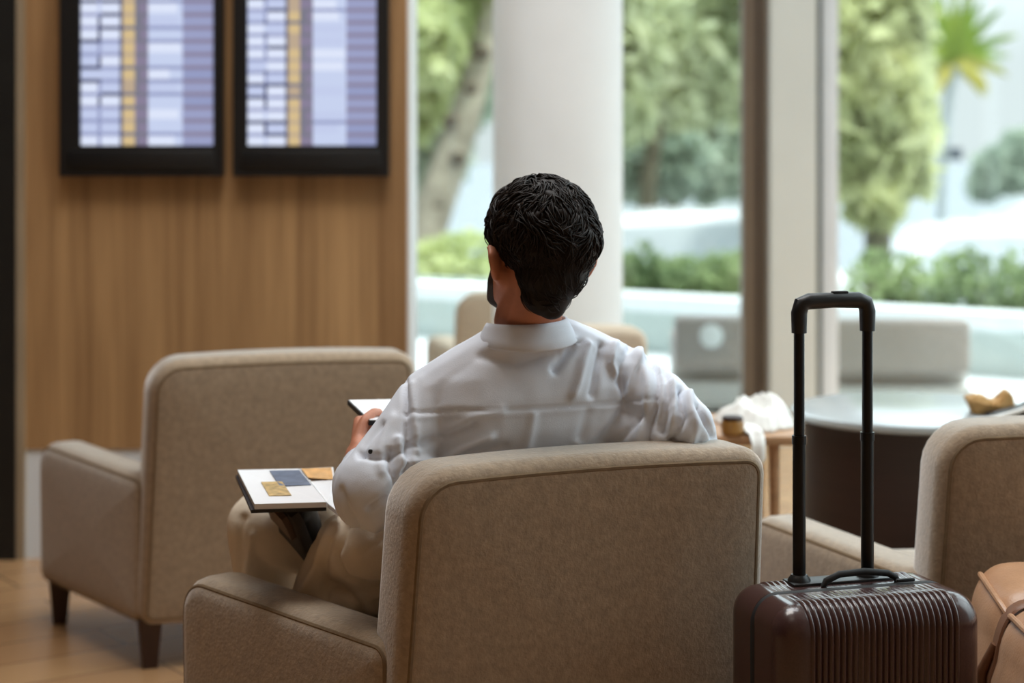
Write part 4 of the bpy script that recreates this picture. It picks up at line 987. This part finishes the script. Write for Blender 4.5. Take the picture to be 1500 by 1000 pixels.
shoe(P(412, 744, 3.66), (0.10, 0.76, -0.64), (-0.74, -0.36, -0.56), 0.245, 0.78)
hl = ANL.copy(); hl.z = 0.021; hl -= fdl*0.045
shoe(hl, fdl, (0, 0, -1))

# ------------------------------------------------------------------ what he holds
def slab(c4, th):                            # a thin block from four corners
    c4 = [Vector(p) for p in c4]; n = (c4[1]-c4[0]).cross(c4[3]-c4[0]).normalized()
    if n.z < 0: n = -n
    return MB().add([p for p in c4]+[p-n*th for p in c4], [(0, 1, 2, 3), (7, 6, 5, 4), (0, 4, 5, 1), (1, 5, 6, 2), (2, 6, 7, 3), (3, 7, 4, 0)])
tab = [P(509, 586, 3.84), P(541, 616, 3.62), P(640, 616, 3.70), P(620, 584, 3.93)]
to = sum(tab, Vector((0, 0, 0)))/4
tb = empty('tablet', to, 0, 'white-faced tablet held in the raised left hand of the seated person', 'tablet')
slab(tab, 0.009).build('tablet_body', M['black'], tb, False, shift=to)
inn = [to+(p-to)*0.97+Vector((0, 0, 0.0012)) for p in tab]
slab(inn, 0.0015).build('tablet_face', M['paper'], tb, False, shift=to)
# open magazine across his lap
ma, mb_, mc, md = P(348, 688, 3.84), P(373, 738, 3.53), P(478, 735, 3.56), P(438, 686, 3.84)
me_, mf = P(496, 750, 3.57), P(488, 684, 3.85)
mo = (ma+mc)/2
mg = empty('magazine', mo, 0, 'open magazine with colour photos lying across the crossed leg', 'magazine')
slab([ma, mb_, mc, md], 0.010).build('left_page', M['paper'], mg, False, shift=mo)
slab([md+Vector((0.002, 0, 0)), mc+Vector((0.002, 0, -0.002)), me_, mf], 0.008).build('right_page', M['paper'], mg, False, shift=mo)
slab([ma+Vector((-0.004, 0.0, -0.0105)), mb_+Vector((-0.006, -0.003, -0.0105)), mc+Vector((0, 0, -0.0105)), md+Vector((0, 0, -0.0105))], 0.006).build('cover', M['black'], mg, False, shift=mo)
def onpage(A, B, C_, D, u0, u1, v0, v1):
    q = lambda u, v: (A*(1-u)*(1-v)+D*u*(1-v)+B*(1-u)*v+C_*u*v)+Vector((0, 0, 0.0012))
    return [q(u0, v0), q(u0, v1), q(u1, v1), q(u1, v0)]
slab(onpage(ma, mb_, mc, md, 0.50, 0.98, 0.06, 0.52), 0.001).build('photo', M['blueprint'], mg, False, shift=mo)
slab(onpage(ma, mb_, mc, md, 0.26, 0.58, 0.40, 0.80), 0.001).build('photo', M['foodprint'], mg, False, shift=mo)
slab(onpage(md, mc, me_, mf, 0.05, 0.95, 0.02, 0.30), 0.001).build('photo', M['orangeprint'], mg, False, shift=mo)
